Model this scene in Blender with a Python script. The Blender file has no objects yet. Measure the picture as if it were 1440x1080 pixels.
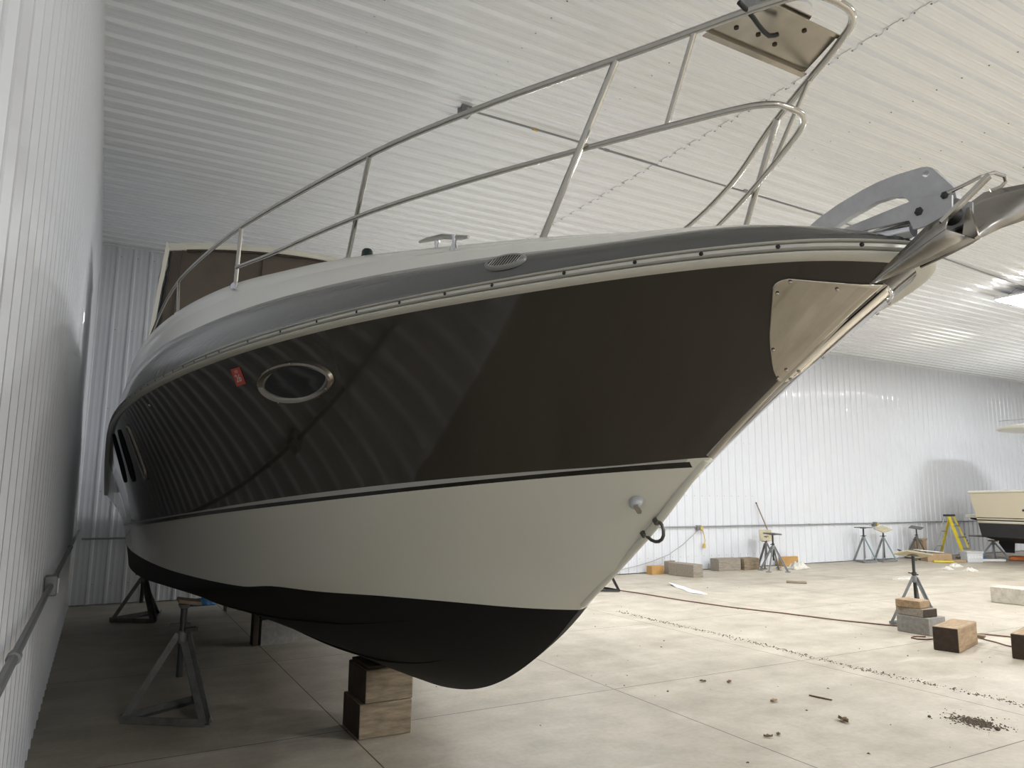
import bpy, bmesh, math, random
from mathutils import Vector, Matrix
from mathutils.bvhtree import BVHTree
R = math.radians
rnd = random.Random(7)
SC = bpy.context.scene
COL = SC.collection

# ------------------------------------------------------------------ materials
def mat(name, col, rough=.5, metal=0., coat=0., noise=None, bump=None, col2=None, aniso=None, ior=1.5, spec=None):
    m = bpy.data.materials.new(name); m.use_nodes = True
    nt = m.node_tree; b = nt.nodes['Principled BSDF']
    b.inputs['Base Color'].default_value = (*col, 1)
    b.inputs['Roughness'].default_value = rough
    b.inputs['Metallic'].default_value = metal
    b.inputs['IOR'].default_value = ior
    if coat:
        b.inputs['Coat Weight'].default_value = coat; b.inputs['Coat Roughness'].default_value = .02
    if spec is not None: b.inputs['Specular IOR Level'].default_value = spec
    if noise or bump:
        tc = nt.nodes.new('ShaderNodeTexCoord')
        src = tc.outputs['Object']
        if aniso:
            mp = nt.nodes.new('ShaderNodeMapping'); mp.inputs['Scale'].default_value = aniso
            nt.links.new(src, mp.inputs['Vector']); src = mp.outputs['Vector']
    if noise:
        n = nt.nodes.new('ShaderNodeTexNoise'); n.inputs['Scale'].default_value = noise[0]
        n.inputs['Detail'].default_value = 6; n.inputs['Roughness'].default_value = .65
        nt.links.new(src, n.inputs['Vector'])
        r = nt.nodes.new('ShaderNodeValToRGB')
        r.color_ramp.elements[0].position = .33; r.color_ramp.elements[1].position = .68
        c2 = col2 or tuple(c * (1 - noise[1]) for c in col)
        r.color_ramp.elements[0].color = (*c2, 1); r.color_ramp.elements[1].color = (*col, 1)
        nt.links.new(n.outputs['Fac'], r.inputs['Fac'])
        nt.links.new(r.outputs['Color'], b.inputs['Base Color'])
    if bump:
        n2 = nt.nodes.new('ShaderNodeTexNoise'); n2.inputs['Scale'].default_value = bump[0]; n2.inputs['Detail'].default_value = 4
        nt.links.new(src, n2.inputs['Vector'])
        bp = nt.nodes.new('ShaderNodeBump'); bp.inputs['Strength'].default_value = bump[1]; bp.inputs['Distance'].default_value = .01
        nt.links.new(n2.outputs['Fac'], bp.inputs['Height']); nt.links.new(bp.outputs['Normal'], b.inputs['Normal'])
    return m

def emit(name, col, s):
    m = bpy.data.materials.new(name); m.use_nodes = True
    b = m.node_tree.nodes['Principled BSDF']; b.inputs['Base Color'].default_value = (*col, 1)
    b.inputs['Emission Color'].default_value = (*col, 1); b.inputs['Emission Strength'].default_value = s
    return m

MT = dict(
    wall=mat('white ribbed steel', (.66, .68, .72), .30, coat=.25, bump=(9, .015)),
    ceil=mat('white ceiling steel', (.765, .79, .83), .16, coat=.5, bump=(7, .012)),
    trim=mat('steel trim', (.70, .71, .73), .35),
    screwm=mat('screw heads', (.22, .22, .22), .5, .4),
    pvc=mat('grey conduit', (.24, .25, .255), .45),
    boxm=mat('grey box', (.22, .225, .23), .4, .5),
    brown=mat('brown gelcoat', (.0365, .031, .0235), .05),
    white=mat('off white gelcoat', (.645, .635, .55), .16, coat=.3),
    stripe=mat('pale pinstripe', (.42, .42, .40), .2),
    black=mat('black stripe', (.010, .009, .007), .12),
    bottom=mat('black bottom paint', (.0040, .0038, .0042), .6, noise=(3.5, .3), bump=(60, .06), spec=.25),
    band=mat('grey pearl paint', (.115, .115, .110), .24, .25, coat=.5),
    deck=mat('deck gelcoat', (.86, .855, .80), .22, coat=.25),
    vinyl=mat('off white rub rail', (.60, .59, .52), .3),
    steel=mat('stainless', (.47, .455, .42), .17, 1.),
    railm=mat('brushed rail insert', (.56, .545, .50), .38, .55),
    chrome=mat('chrome', (.72, .74, .78), .05, 1.),
    satin=mat('satin stainless', (.46, .425, .365), .22, 1., noise=(5, .22)),
    mirror=mat('mirror stainless plate', (.60, .56, .49), .07, 1., noise=(9, .12), bump=(5, .02)),
    galv=mat('galvanised steel', (.60, .61, .63), .5, .3, noise=(14, .2)),
    plow=mat('dark polished steel', (.34, .325, .30), .27, 1., noise=(8, .25)),
    glass=mat('dark window', (.006, .0065, .008), .06),
    grille=mat('vent grey', (.30, .30, .285), .3, .3),
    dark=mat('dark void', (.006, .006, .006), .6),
    canvas=mat('brown canvas', (.125, .100, .078), .75, noise=(2.2, .3), bump=(3, .25)),
    seam=mat('canvas seam', (.045, .034, .026), .8),
    cream=mat('cream hardtop', (.74, .72, .63), .3),
    green=mat('green lens', (.004, .022, .019), .15),
    rubber=mat('black rubber', (.012, .012, .012), .5),
    red=mat('red sticker', (.52, .055, .040), .4),
    ink=mat('white ink', (.62, .56, .52), .5),
    wood=mat('weathered timber', (.30, .235, .155), .8, noise=(6, .55), aniso=(1, 1, 5), bump=(30, .25)),
    wood2=mat('fresh timber', (.40, .28, .165), .75, noise=(5, .45), aniso=(1, 6, 6), bump=(30, .2)),
    woodg=mat('grey timber', (.33, .29, .235), .85, noise=(7, .4), aniso=(1, 6, 6), bump=(30, .2)),
    woodo=mat('orange timber', (.50, .29, .10), .75, noise=(6, .25)),
    woodend=mat('dark end grain', (.055, .036, .024), .8, noise=(16, .45)),
    ply=mat('pale plywood pad', (.52, .47, .33), .75, noise=(9, .25)),
    cmu=mat('grey concrete block', (.30, .285, .265), .9, noise=(22, .3), bump=(60, .3)),
    cmu2=mat('pale concrete block', (.55, .51, .43), .9, noise=(12, .35), bump=(60, .3)),
    stand=mat('weathered steel stand', (.185, .185, .175), .55, .35, noise=(10, .4)),
    stand2=mat('grey painted stand', (.27, .285, .29), .5, .3, noise=(10, .25)),
    teal=mat('teal painted stand', (.24, .36, .37), .5, .2, noise=(4, .35)),
    screwrod=mat('dark screw post', (.06, .062, .06), .5, .6),
    yellow=mat('yellow fibreglass', (.62, .50, .035), .4),
    blackp=mat('black plastic', (.015, .015, .015), .45),
    eye=mat('dull eye steel', (.13, .125, .11), .4, .8),
    alu=mat('ladder aluminium', (.42, .43, .43), .35, .7),
    cardboard=mat('cardboard', (.42, .30, .18), .85, noise=(5, .2)),
    paper=mat('white paper', (.78, .78, .78), .7),
    rag=mat('white rag', (.58, .56, .50), .9),
    crate=mat('white crate', (.60, .61, .63), .5),
    orange=mat('orange strap', (.62, .20, .06), .7),
    blue=mat('blue plastic', (.05, .20, .42), .4),
    film=mat('clear film', (.56, .53, .47), .25),
    redcord=mat('red cord', (.15, .07, .052), .6),
    yelcord=mat('yellow cord', (.56, .40, .07), .5),
    greycord=mat('grey cord', (.38, .36, .37), .6),
    dirt=mat('dry dirt', (.12, .095, .07), .95),
    leaf=mat('dry leaf', (.17, .11, .06), .8),
    cream2=mat('cream topsides', (.62, .555, .41), .2, coat=.3),
    bottom2=mat('worn dark bottom', (.030, .027, .030), .6, noise=(4, .3)),
    led=emit('led panel', (.985, .99, 1.0), 66),
)
# concrete floor with saw-cut joints, blotches, pale streaks
def floor_mat():
    m = bpy.data.materials.new('concrete slab'); m.use_nodes = True
    nt = m.node_tree; L = nt.links.new; N = nt.nodes.new; b = nt.nodes['Principled BSDF']
    tc = N('ShaderNodeTexCoord')
    def noise(scale, detail, sc=(1, 1, 1), rough=.6):
        mp = N('ShaderNodeMapping'); mp.inputs['Scale'].default_value = sc; L(tc.outputs['Object'], mp.inputs['Vector'])
        n = N('ShaderNodeTexNoise'); n.inputs['Scale'].default_value = scale; n.inputs['Detail'].default_value = detail; n.inputs['Roughness'].default_value = rough
        L(mp.outputs['Vector'], n.inputs['Vector']); return n.outputs['Fac']
    def ramp(f, p0, c0, p1, c1):
        r = N('ShaderNodeValToRGB'); r.color_ramp.elements[0].position = p0; r.color_ramp.elements[1].position = p1
        r.color_ramp.elements[0].color = (*c0, 1); r.color_ramp.elements[1].color = (*c1, 1); L(f, r.inputs['Fac']); return r.outputs['Color']
    def mix(a, bb, f, mode='MULTIPLY'):
        x = N('ShaderNodeMix'); x.data_type = 'RGBA'; x.blend_type = mode
        if hasattr(f, 'links') or not isinstance(f, float): L(f, x.inputs[0])
        else: x.inputs[0].default_value = f
        L(a, x.inputs[6])
        if isinstance(bb, tuple): x.inputs[7].default_value = (*bb, 1)
        else: L(bb, x.inputs[7])
        return x.outputs[2]
    base = ramp(noise(.55, 7), .3, (.415, .372, .30), .7, (.55, .505, .42))
    c = mix(base, ramp(noise(2.7, 9), .35, (.80, .79, .77), .62, (1, 1, 1)), 1.)
    c = mix(c, ramp(noise(26, 5), .3, (.90, .90, .90), .7, (1.04, 1.04, 1.04)), 1.)
    # dusty pale sweeps and darker scuffs running across the aisle
    c = mix(c, ramp(noise(.9, 6, (.55, 2.2, 1)), .42, (.86, .85, .83), .60, (1, 1, 1)), .8)
    c = mix(c, (.66, .63, .57), ramp(noise(.75, 5, (.5, 2.0, 1)), .60, (0, 0, 0), .78, (.75, .75, .75)), 'MIX')
    c = mix(c, (.17, .15, .12), ramp(noise(5.5, 8, (1, 1, 1), .75), .70, (0, 0, 0), .80, (.55, .55, .55)), 'MIX')
    # joints
    sx = N('ShaderNodeSeparateXYZ'); L(tc.outputs['Object'], sx.inputs[0])
    def joint(axis, off, per, w):
        a = N('ShaderNodeMath'); a.operation = 'ADD'; L(sx.outputs[axis], a.inputs[0]); a.inputs[1].default_value = -off + per * 20
        p = N('ShaderNodeMath'); p.operation = 'MODULO'; L(a.outputs[0], p.inputs[0]); p.inputs[1].default_value = per
        q = N('ShaderNodeMath'); q.operation = 'SUBTRACT'; L(p.outputs[0], q.inputs[0]); q.inputs[1].default_value = per / 2
        s = N('ShaderNodeMath'); s.operation = 'ABSOLUTE'; L(q.outputs[0], s.inputs[0])
        t = N('ShaderNodeMath'); t.operation = 'GREATER_THAN'; L(s.outputs[0], t.inputs[0]); t.inputs[1].default_value = per / 2 - w
        return t.outputs[0]
    j1, j2 = joint(0, 1.63, 2.335, .0045), joint(1, .535, 2.365, .0045)
    mx = N('ShaderNodeMath'); mx.operation = 'MAXIMUM'; L(j1, mx.inputs[0]); L(j2, mx.inputs[1])
    c = mix(c, (.07, .055, .042), mx.outputs[0], 'MIX')
    L(c, b.inputs['Base Color'])
    r = ramp(noise(2.2, 5), .3, (.42, .42, .42), .7, (.62, .62, .62)); L(r, b.inputs['Roughness'])
    bp = N('ShaderNodeBump'); bp.inputs['Strength'].default_value = .12; bp.inputs['Distance'].default_value = .01
    L(noise(40, 6), bp.inputs['Height']); L(bp.outputs['Normal'], b.inputs['Normal'])
    return m
MT['floor'] = floor_mat()

# ------------------------------------------------------------------ mesh builder
def frame(d):
    d = d.normalized(); up = Vector((0, 0, 1)) if abs(d.z) < .95 else Vector((1, 0, 0))
    x = up.cross(d).normalized(); return x, d.cross(x).normalized(), d
class MB:
    def __init__(s): s.v, s.f, s.m, s.cur = [], [], [], 0
    def add(s, vs, fs):
        o = len(s.v); s.v += [Vector(v) for v in vs]
        for f in fs: s.f.append([i + o for i in f]); s.m.append(s.cur)
        return s
    def box(s, c, size, rot=None, taper=1.):
        x, y, z = (a / 2 for a in size); t = taper
        vs = [Vector(p) for p in ((-x, -y, -z), (x, -y, -z), (x, y, -z), (-x, y, -z), (-x*t, -y*t, z), (x*t, -y*t, z), (x*t, y*t, z), (-x*t, y*t, z))]
        if rot is not None:
            M_ = rot if isinstance(rot, Matrix) else Matrix.Rotation(rot, 3, 'Z')
            vs = [M_ @ v for v in vs]
        return s.add([v + Vector(c) for v in vs], [(3, 2, 1, 0), (4, 5, 6, 7), (0, 1, 5, 4), (1, 2, 6, 5), (2, 3, 7, 6), (3, 0, 4, 7)])
    def bar(s, p, q, w, h=None):
        p, q = Vector(p), Vector(q); x, y, _ = frame(q - p); h = h or w
        c = [x*(w/2)*a + y*(h/2)*b for a, b in ((-1, -1), (1, -1), (1, 1), (-1, 1))]
        return s.add([p + k for k in c] + [q + k for k in c], [(3, 2, 1, 0), (4, 5, 6, 7), (0, 1, 5, 4), (1, 2, 6, 5), (2, 3, 7, 6), (3, 0, 4, 7)])
    def angle(s, p, q, w, t=.008):      # L-section bar
        p, q = Vector(p), Vector(q); x, y, _ = frame(q - p)
        s.bar(p - y*w/2, q - y*w/2, w, t); s.bar(p - x*w/2, q - x*w/2, t, w); return s
    def tube(s, pts, r, seg=10, closed=False):
        pts = [Vector(p) for p in pts]; n = len(pts); rings = []; prev = None
        rr = r if isinstance(r, (list, tuple)) else [r] * n
        for i, p in enumerate(pts):
            a = pts[i-1] if i > 0 else (pts[-1] if closed else p); b = pts[(i+1) % n] if (i < n-1 or closed) else p
            t = (b - a).normalized()
            if prev is None: x, y, _ = frame(t)
            else:
                x = prev - t * prev.dot(t); x.normalize(); y = t.cross(x)
            prev = x
            rings.append([p + (x*math.cos(2*math.pi*k/seg) + y*math.sin(2*math.pi*k/seg)) * rr[i] for k in range(seg)])
        vs = [v for rg in rings for v in rg]; fs = []
        for i in range(n if closed else n - 1):
            j = (i + 1) % n
            for k in range(seg):
                l = (k + 1) % seg; fs.append((i*seg+k, i*seg+l, j*seg+l, j*seg+k))
        if not closed: fs += [tuple(range(seg))[::-1], tuple((n-1)*seg + k for k in range(seg))]
        return s.add(vs, fs)
    def lathe(s, c, prof, seg=20, axis=(0, 0, 1)):
        x, y, d = frame(Vector(axis)); c = Vector(c)
        vs = [c + d*h + (x*math.cos(2*math.pi*k/seg) + y*math.sin(2*math.pi*k/seg))*r for r, h in prof for k in range(seg)]
        fs = [(i*seg+k, i*seg+(k+1) % seg, (i+1)*seg+(k+1) % seg, (i+1)*seg+k) for i in range(len(prof)-1) for k in range(seg)]
        fs += [tuple(range(seg))[::-1], tuple((len(prof)-1)*seg + k for k in range(seg))]
        return s.add(vs, fs)
    def grid(s, rows, closed=False):
        n = len(rows[0]); vs = [v for r in rows for v in r]; fs = []
        for i in range(len(rows)-1):
            for k in range(n if closed else n-1):
                l = (k+1) % n; fs.append((i*n+k, i*n+l, (i+1)*n+l, (i+1)*n+k))
        return s.add(vs, fs)
    def plate(s, outline, th, origin, ux, uy, holes=()):   # flat outline with real thickness
        ux, uy = Vector(ux), Vector(uy); nn = ux.cross(uy).normalized(); o = Vector(origin)
        bm = bmesh.new(); edges = []
        for lp in (outline, *holes):
            vv = [bm.verts.new(o + ux*a + uy*b) for a, b in lp]
            edges += [bm.edges.new((vv[i], vv[(i+1) % len(vv)])) for i in range(len(vv))]
        bmesh.ops.triangle_fill(bm, use_beauty=True, use_dissolve=False, edges=edges)
        bm.verts.index_update()
        top = [v.co + nn*th/2 for v in bm.verts]; bot = [v.co - nn*th/2 for v in bm.verts]; n = len(top)
        fs = []
        for f in bm.faces:
            ix = [v.index for v in f.verts]
            if f.normal.dot(nn) < 0: ix.reverse()
            fs.append(ix); fs.append([i + n for i in reversed(ix)])
        for e in bm.edges:
            if len(e.link_faces) == 1: a, b = e.verts[0].index, e.verts[1].index; fs.append((a, b, b + n, a + n))
        bm.free(); return s.add(top + bot, fs)
    def build(s, name, m, parent=None, ang=35, world=False, bevel=0.):
        me = bpy.data.meshes.new(name); me.from_pydata([tuple(v) for v in s.v], [], [tuple(f) for f in s.f])
        for k in (m if isinstance(m, (list, tuple)) else [m]): me.materials.append(MT[k] if isinstance(k, str) else k)
        me.polygons.foreach_set('material_index', s.m)
        bm = bmesh.new(); bm.from_mesh(me); bmesh.ops.recalc_face_normals(bm, faces=bm.faces); bm.to_mesh(me); bm.free()
        me.polygons.foreach_set('use_smooth', [True]*len(me.polygons)); me.set_sharp_from_angle(angle=R(ang)); me.update()
        o = bpy.data.objects.new(name, me); COL.objects.link(o)
        if bevel:
            b = o.modifiers.new('edge', 'BEVEL'); b.width = bevel; b.segments = 2; b.limit_method = 'ANGLE'
        if parent is not None:
            o.parent = parent
            if world: o.matrix_parent_inverse = parent.matrix_world.inverted()
        return o
def tag(o, label=None, cat=None, group=None, kind=None):
    for k, v in (('label', label), ('category', cat), ('group', group), ('kind', kind)):
        if v: o[k] = v
    return o
def empty(name, loc, rz=0., label=None, cat=None, group=None):
    o = bpy.data.objects.new(name, None); COL.objects.link(o); o.location = loc; o.rotation_euler = (0, 0, rz); o.empty_display_size = .2
    o.matrix_world = Matrix.Translation(loc) @ Matrix.Rotation(rz, 4, 'Z')
    return tag(o, label, cat, group)
def copy_tree(o, parent=None):
    c = o.copy(); COL.objects.link(c)
    if parent is not None: c.parent = parent
    for ch in list(o.children): copy_tree(ch, c)
    return c
def pch(xs, ys):                        # monotone cubic through (x, y)
    n = len(xs); h = [xs[i+1]-xs[i] for i in range(n-1)]; d = [(ys[i+1]-ys[i])/h[i] for i in range(n-1)]
    m = [0.]*n; m[0], m[-1] = d[0], d[-1]
    for i in range(1, n-1):
        if d[i-1]*d[i] > 0:
            w1, w2 = 2*h[i]+h[i-1], h[i]+2*h[i-1]; m[i] = (w1+w2)/(w1/d[i-1]+w2/d[i])
    def f(x):
        x = min(max(x, xs[0]), xs[-1]); i = 0
        while i < n-2 and x > xs[i+1]: i += 1
        t = (x-xs[i])/h[i]
        return ys[i]*(1+2*t)*(1-t)**2+m[i]*h[i]*t*(1-t)**2+ys[i+1]*t*t*(3-2*t)+m[i+1]*h[i]*t*t*(t-1)
    return f

# ------------------------------------------------------------------ building shell
WX, BY, CH = -.273, 12.37, 5.368        # left wall, back wall, ceiling height
RX, FY = 31.0, -15.0
PIT = .2275
def corr(offset, a, b):
    """(position, height) profile of ribbed steel from a to b, a rib centred at offset"""
    out = []; k = math.floor((a-offset)/PIT) - 1
    while offset + k*PIT < b + PIT:
        c = offset + k*PIT
        out += [(c-.030, 0), (c-.012, .019), (c+.012, .019), (c+.030, 0), (c+.066, 0), (c+.073, .0022), (c+.085, .0022), (c+.092, 0), (c+.136, 0), (c+.143, .0022), (c+.155, .0022), (c+.162, 0)]
        k += 1
    out = [(p, h) for p, h in out if a < p < b]
    return [(a, 0)] + out + [(b, 0)]
def shell(name, rows, m):
    b = MB(); b.grid(rows); o = b.build(name, m, ang=20); o['kind'] = 'structure'; return o
pr = corr(1.985, FY, BY)
lw = shell('wall_left', [[(WX-.006+h, p, z) for p, h in pr] for z in (0, CH+.03)], 'wall')
pr = corr(-.041, WX, RX)
bw = shell('wall_back', [[(p, BY+.006-h, z) for p, h in pr] for z in (.015, CH+.03)], 'wall')
pr = corr(6.23, FY, BY)
cb = MB()
for x0, x1, dz in ((WX-.03, 5.245, 0), (5.215, 13.345, -.007), (13.315, 21.445, 0), (21.415, RX, -.007)):
    rows = [[(x, p, CH+.006-h*1.6+dz) for p, h in pr] for x in (x0, x1)]
    if dz: rows = [[(x0, p, CH+.006-h*1.6) for p, h in pr]] + rows + [[(x1, p, CH+.006-h*1.6) for p, h in pr]]
    cb.grid(rows)
ce = cb.build('ceiling', 'ceil', ang=20); ce['kind'] = 'structure'
for nm, vs in (('wall_right', [(RX, FY, 0), (RX, BY+.02, 0), (RX, BY+.02, CH+.05), (RX, FY, CH+.05)]), ('wall_front', [(WX-.1, FY, 0), (RX, FY, 0), (RX, FY, CH+.05), (WX-.1, FY, CH+.05)])):
    o = MB().add(vs, [(0, 1, 2, 3)]).build(nm, 'wall'); o['kind'] = 'structure'
fl = MB().add([(WX-.1, FY, 0), (RX, FY, 0), (RX, BY+.1, 0), (WX-.1, BY+.1, 0)], [(0, 1, 2, 3)]).build('floor', 'floor'); fl['kind'] = 'structure'
# corner and ceiling-edge trims
def trim(name, p, q, w, h):
    o = MB().bar(p, q, w, h).build(name, 'trim'); o['kind'] = 'structure'
trim('trim_1', (WX, BY-.012, 0), (WX, BY-.012, CH), .07, .03)
trim('trim_2', (WX, BY-.012, CH-.012), (RX, BY-.012, CH-.012), .05, .028)
# screws: one small dome each, in rows along the framing
def screws(name, pts, nrm, parent):
    b = MB()
    for p in pts: b.lathe(p, [(.0075, -.002), (.0075, .003), (.004, .006)], 6, nrm)
    o = b.build(name, 'screwm', parent); o['kind'] = 'stuff'
pts = []
for k in range(15):
    x = 1.60 + 1.2145*k - (0 if k < 3 else .0)
    y = 1.2
    yy = 6.23 - PIT*24 + .05
    while yy < BY:
        if x < 19: pts.append((x + rnd.uniform(-.008, .008), yy, CH + (.004 if x < 5.2 or x > 13.3 else -.003)))
        yy += PIT
for xs_ in (5.23, 13.33):
    yy = 6.23 - PIT*24 - .05
    while yy < BY: pts.append((xs_, yy, CH - .004)); yy += PIT
screws('ceiling_screws', pts, (0, 0, -1), ce)
screws('wall_screws', [(WX-.004, 1.985+PIT*k+.048, z) for z in (.35, 1.62, 2.85, 4.05, 5.2) for k in range(-2, 45)], (1, 0, 0), lw)
screws('wall_screws', [(-.041+PIT*k+.048, BY+.004, z) for z in (.30, 1.62, 2.85, 4.05, 5.2) for k in range(0, 60)], (0, -1, 0), bw)

# conduits and outlet boxes
t = empty('wall_conduit', (WX+.06, 5, 0), label='grey conduit run along the left wall beside the boat', cat='conduit')
b = MB(); b.tube([(WX+.055, y, 1.06+.0) for y in (-4, 1, 4, 8, 12.3)], .017, 10); b.build('pipe', 'pvc', t, world=True)
for y in (3.2, 5.9, 8.9): MB().lathe((WX+.055, y, 1.06), [(.024, -.03), (.024, .03)], 12, (0, 1, 0)).build('coupling', 'pvc', t, world=True)
t = empty('outlet_box', (WX+.05, 5.45, 1.02), label='grey outlet box on the left wall conduit', cat='outlet')
MB().box((WX+.055, 5.45, 1.06), (.07, .11, .12)).build('housing', 'boxm', t, world=True, bevel=.006); MB().box((WX+.095, 5.45, 1.06), (.01, .08, .09)).build('cover', 'alu', t, world=True)
t = empty('wall_conduit', (10, BY-.05, .93), label='grey conduit run along the white back wall', cat='conduit')
MB().tube([(x, BY-.045, .945+.002*math.sin(x*2)) for x in [WX+.1]+[i*.9 for i in range(1, 27)]], .015, 8).build('pipe', 'pvc', t, world=True)
for x in (2.6, 5.6, 8.6, 15.3, 20.6): MB().lathe((x, BY-.045, .945), [(.021, -.03), (.021, .03)], 10, (1, 0, 0)).build('coupling', 'pvc', t, world=True)
for i, (x, lab) in enumerate(((11.65, 'grey outlet box on back wall with two cords plugged in'), (17.84, 'grey outlet box on back wall above the row of jack stands'))):
    t = empty('outlet_box', (x, BY-.05, .93), label=lab, cat='outlet', group='outlet boxes on the back wall')
    MB().box((x, BY-.055, .92), (.12, .06, .11)).build('housing', 'boxm', t, world=True, bevel=.006)
    MB().box((x+.05, BY-.09, .915), (.07, .03, .06)).build('plug', 'yelcord', t, world=True)
o = MB().tube([(a, BY-.045, z) for a, z in ((11.632, .875), (11.502, .769), (11.185, .563), (10.775, .364), (10.282, .233), (9.9, .161), (9.5, .105), (9.1, .06))], .008, 6).build('power_cord', 'greycord')
tag(o, 'grey cord sagging down the back wall from outlet', 'cord')
t = empty('pigtail_cord', (11.75, BY-.06, .5), label='short yellow cord with plug hanging from back wall outlet', cat='cord')
MB().tube([(a, BY-.06, z) for a, z in ((11.70, .915), (11.76, .86), (11.80, .763), (11.823, .639), (11.805, .57))], .009, 6).build('cable', 'yelcord', t, world=True)
MB().lathe((11.80, BY-.06, .575), [(.02, 0), (.032, -.02), (.032, -.09), (.02, -.10)], 10).build('connector', 'yelcord', t, world=True)
t = empty('ceiling_conduit', (8, 6.03, CH-.02), label='thin grey conduit crossing the white ceiling from junction box', cat='conduit')
MB().tube([(2.86, 6.0, CH-.03), (4, 5.99, CH-.035), (8, 6.06, CH-.03), (14.8, 6.55, CH-.03)], .011, 8).build('pipe', 'pvc', t, world=True)
for x in (3.6, 4.5, 6.6): MB().lathe((x, 6.0, CH-.032), [(.017, -.03), (.017, .03)], 8, (1, 0, 0)).build('coupling', 'yelcord' if x < 4 else 'pvc', t, world=True)
t = empty('junction_box', (2.81, 6.03, CH-.05), label='grey junction box fixed to the ceiling above the boat', cat='junction box')
MB().box((2.81, 6.02, CH-.045), (.11, .11, .09)).build('housing', 'boxm', t, world=True, bevel=.005); MB().box((2.83, 5.96, CH-.06), (.06, .03, .04)).build('receptacle', 'alu', t, world=True)

# ceiling light in view + unseen lamps: inferred rows and added fill
def fixture(x, y, label):
    t = empty('ceiling_light', (x, y, CH-.12), label=label, cat='light')
    MB().box((x, y, CH-.155), (1.22, .61, .04)).build('housing', 'trim', t, world=True)
    for k in (-.15, .15): MB().box((x, y+k, CH-.182), (1.20, .27, .014)).build('diffuser', 'led', t, world=True)
    for k in (-.45, .45): MB().tube([(x+k, y-.22, CH-.135), (x+k, y, CH-.005), (x+k, y+.22, CH-.135)], .005, 5).build('hanger', 'boxm', t, world=True)
fixture(14.53, 6.65, 'lit white LED fixture hanging below the ribbed ceiling')
def lamp(x, y, p):
    l = bpy.data.lights.new('high bay and fill lamp', 'AREA'); l.shape = 'RECTANGLE'; l.size = 1.2; l.size_y = .34; l.energy = p; l.color = (.985, .99, 1.0)
    o = bpy.data.objects.new('high bay and fill lamp', l); COL.objects.link(o); o.location = (x, y, CH-.14)
LP = 300
for x, y, k in ((9.35, 7.05, .25), (6.2, 8.75, .44), (15.05, 1.0, .62), (9.35, -1.5, .7), (15.05, -6, .8), (21.5, 7.05, .45), (21.5, 1.0, .5), (9.0, -8.5, 1.1), (3.0, -10, .8), (27.5, 5., .5)): lamp(x, y, LP*k)  # lamp behind the deck and those on the camera side are added fill, unseen

# ------------------------------------------------------------------ the cabin cruiser
XK, YT = 1.85, 11.25
def plan(Y0, B, L_, p, q, tap=0, Yt=8.5):
    def f(Y):
        s = min(max((Y-Y0)/L_, 0), 1); return B*(1-(1-s)**p)**q - tap*max(0, Y-Yt)**2
    return f
sb = plan(1.12, 1.80, 9, 2.6, .65, .006)
sz = pch([1.12, 1.3, 2, 3, 4, 6, 7.5, 8.55, 9.3, 9.9, 10.5, 11.25], [2.27, 2.285, 2.30, 2.325, 2.335, 2.33, 2.315, 2.265, 2.14, 1.98, 1.8, 1.56])
bb = plan(1.89, 1.6, 9, 2.2, .72, .008)
bz = pch([1.89, 2.14, 2.5, 3.2, 4.05, 5.3, 7.7, 11.25], [1.78, 1.753, 1.732, 1.688, 1.628, 1.531, 1.37, 1.22])
cbm = plan(2.42, 1.5, 8, 2, .8, .008)
cz = pch([2.42, 3.2, 4.3, 4.75, 5.2, 6, 7, 8.5, 11.25], [1.34, 1.26, 1.12, 1.07, 1.01, .92, .84, .78, .74])
kz = pch([1.12, 1.22, 1.43, 1.62, 1.88, 2.18, 2.42, 2.7, 2.9, 3.15, 3.4, 3.6, 3.85, 4.25, 4.7, 5.3, 6.5, 11.25],
         [2.27, 2.23, 2.10, 1.98, 1.79, 1.53, 1.35, 1.15, .99, .83, .705, .63, .565, .505, .475, .462, .455, .44])
kb = pch([2.4, 3, 4, 4.8, 6, 8], [.02, .05, .078, .074, .05, .02])
NK, NS = 14, 24
def section(u):
    Yk = 2.42+(YT-2.42)*u; Yb = 1.89+(YT-1.89)*u; Ys = 1.12+(YT-1.12)*u
    K = Vector((XK, Yk, kz(Yk))); C = Vector((XK-cbm(Yk), Yk, cz(Yk))); B = Vector((XK-bb(Yb), Yb, bz(Yb))); S = Vector((XK-sb(Ys), Ys, sz(Ys)))
    pts = []
    for i in range(NK):
        t = i/NK; d = C-K; n = Vector((-d.z, 0, d.x))
        if n.length > 1e-6: n.normalize()
        if n.z > 0: n = -n
        pts.append(K*(1-t)+C*t + n*kb(Yk)*4*t*(1-t)*min(1, cbm(Yk)/.3))
    l1, l2 = (B-C).length, (S-B).length; tb = l1/(l1+l2)
    for i in range(NS+1):
        t = i/NS
        pts.append(C*((t-tb)*(t-1)/tb) + B*(t*(t-1)/(tb*(tb-1))) + S*(t*(t-tb)/(1-tb)))
    return pts
US = [(i/110)**1.5 for i in range(111)]
secs = [section(u) for u in US]
def lerp(a, b_, t): return a*(1-t)+b_*t
def mir(p): return Vector((2*XK-p[0], p[1], p[2]))
BOAT = empty('cabin_cruiser', (XK, 6.2, 0), label='large cabin cruiser with brown topsides, white sides and black bottom on blocks', cat='boat')
w_z = pch([2.6, 3.2, 3.7, 4.35, 4.77, 5.24, 6.2, 7.1, 8.3, 11.3], [1.155, 1.139, 1.118, 1.08, 1.066, 1.02, .997, .987, .993, 1.01])
b1 = pch([1.7, 1.9, 2.14, 2.49, 3.2, 4.06, 5.31, 6.43, 8.57, 11.3], [1.80, 1.777, 1.752, 1.732, 1.688, 1.627, 1.53, 1.45, 1.322, 1.19])
b2 = pch([1.7, 1.93, 2.57, 4.42, 8.76, 11.3], [1.785, 1.764, 1.714, 1.58, 1.289, 1.16])
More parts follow.
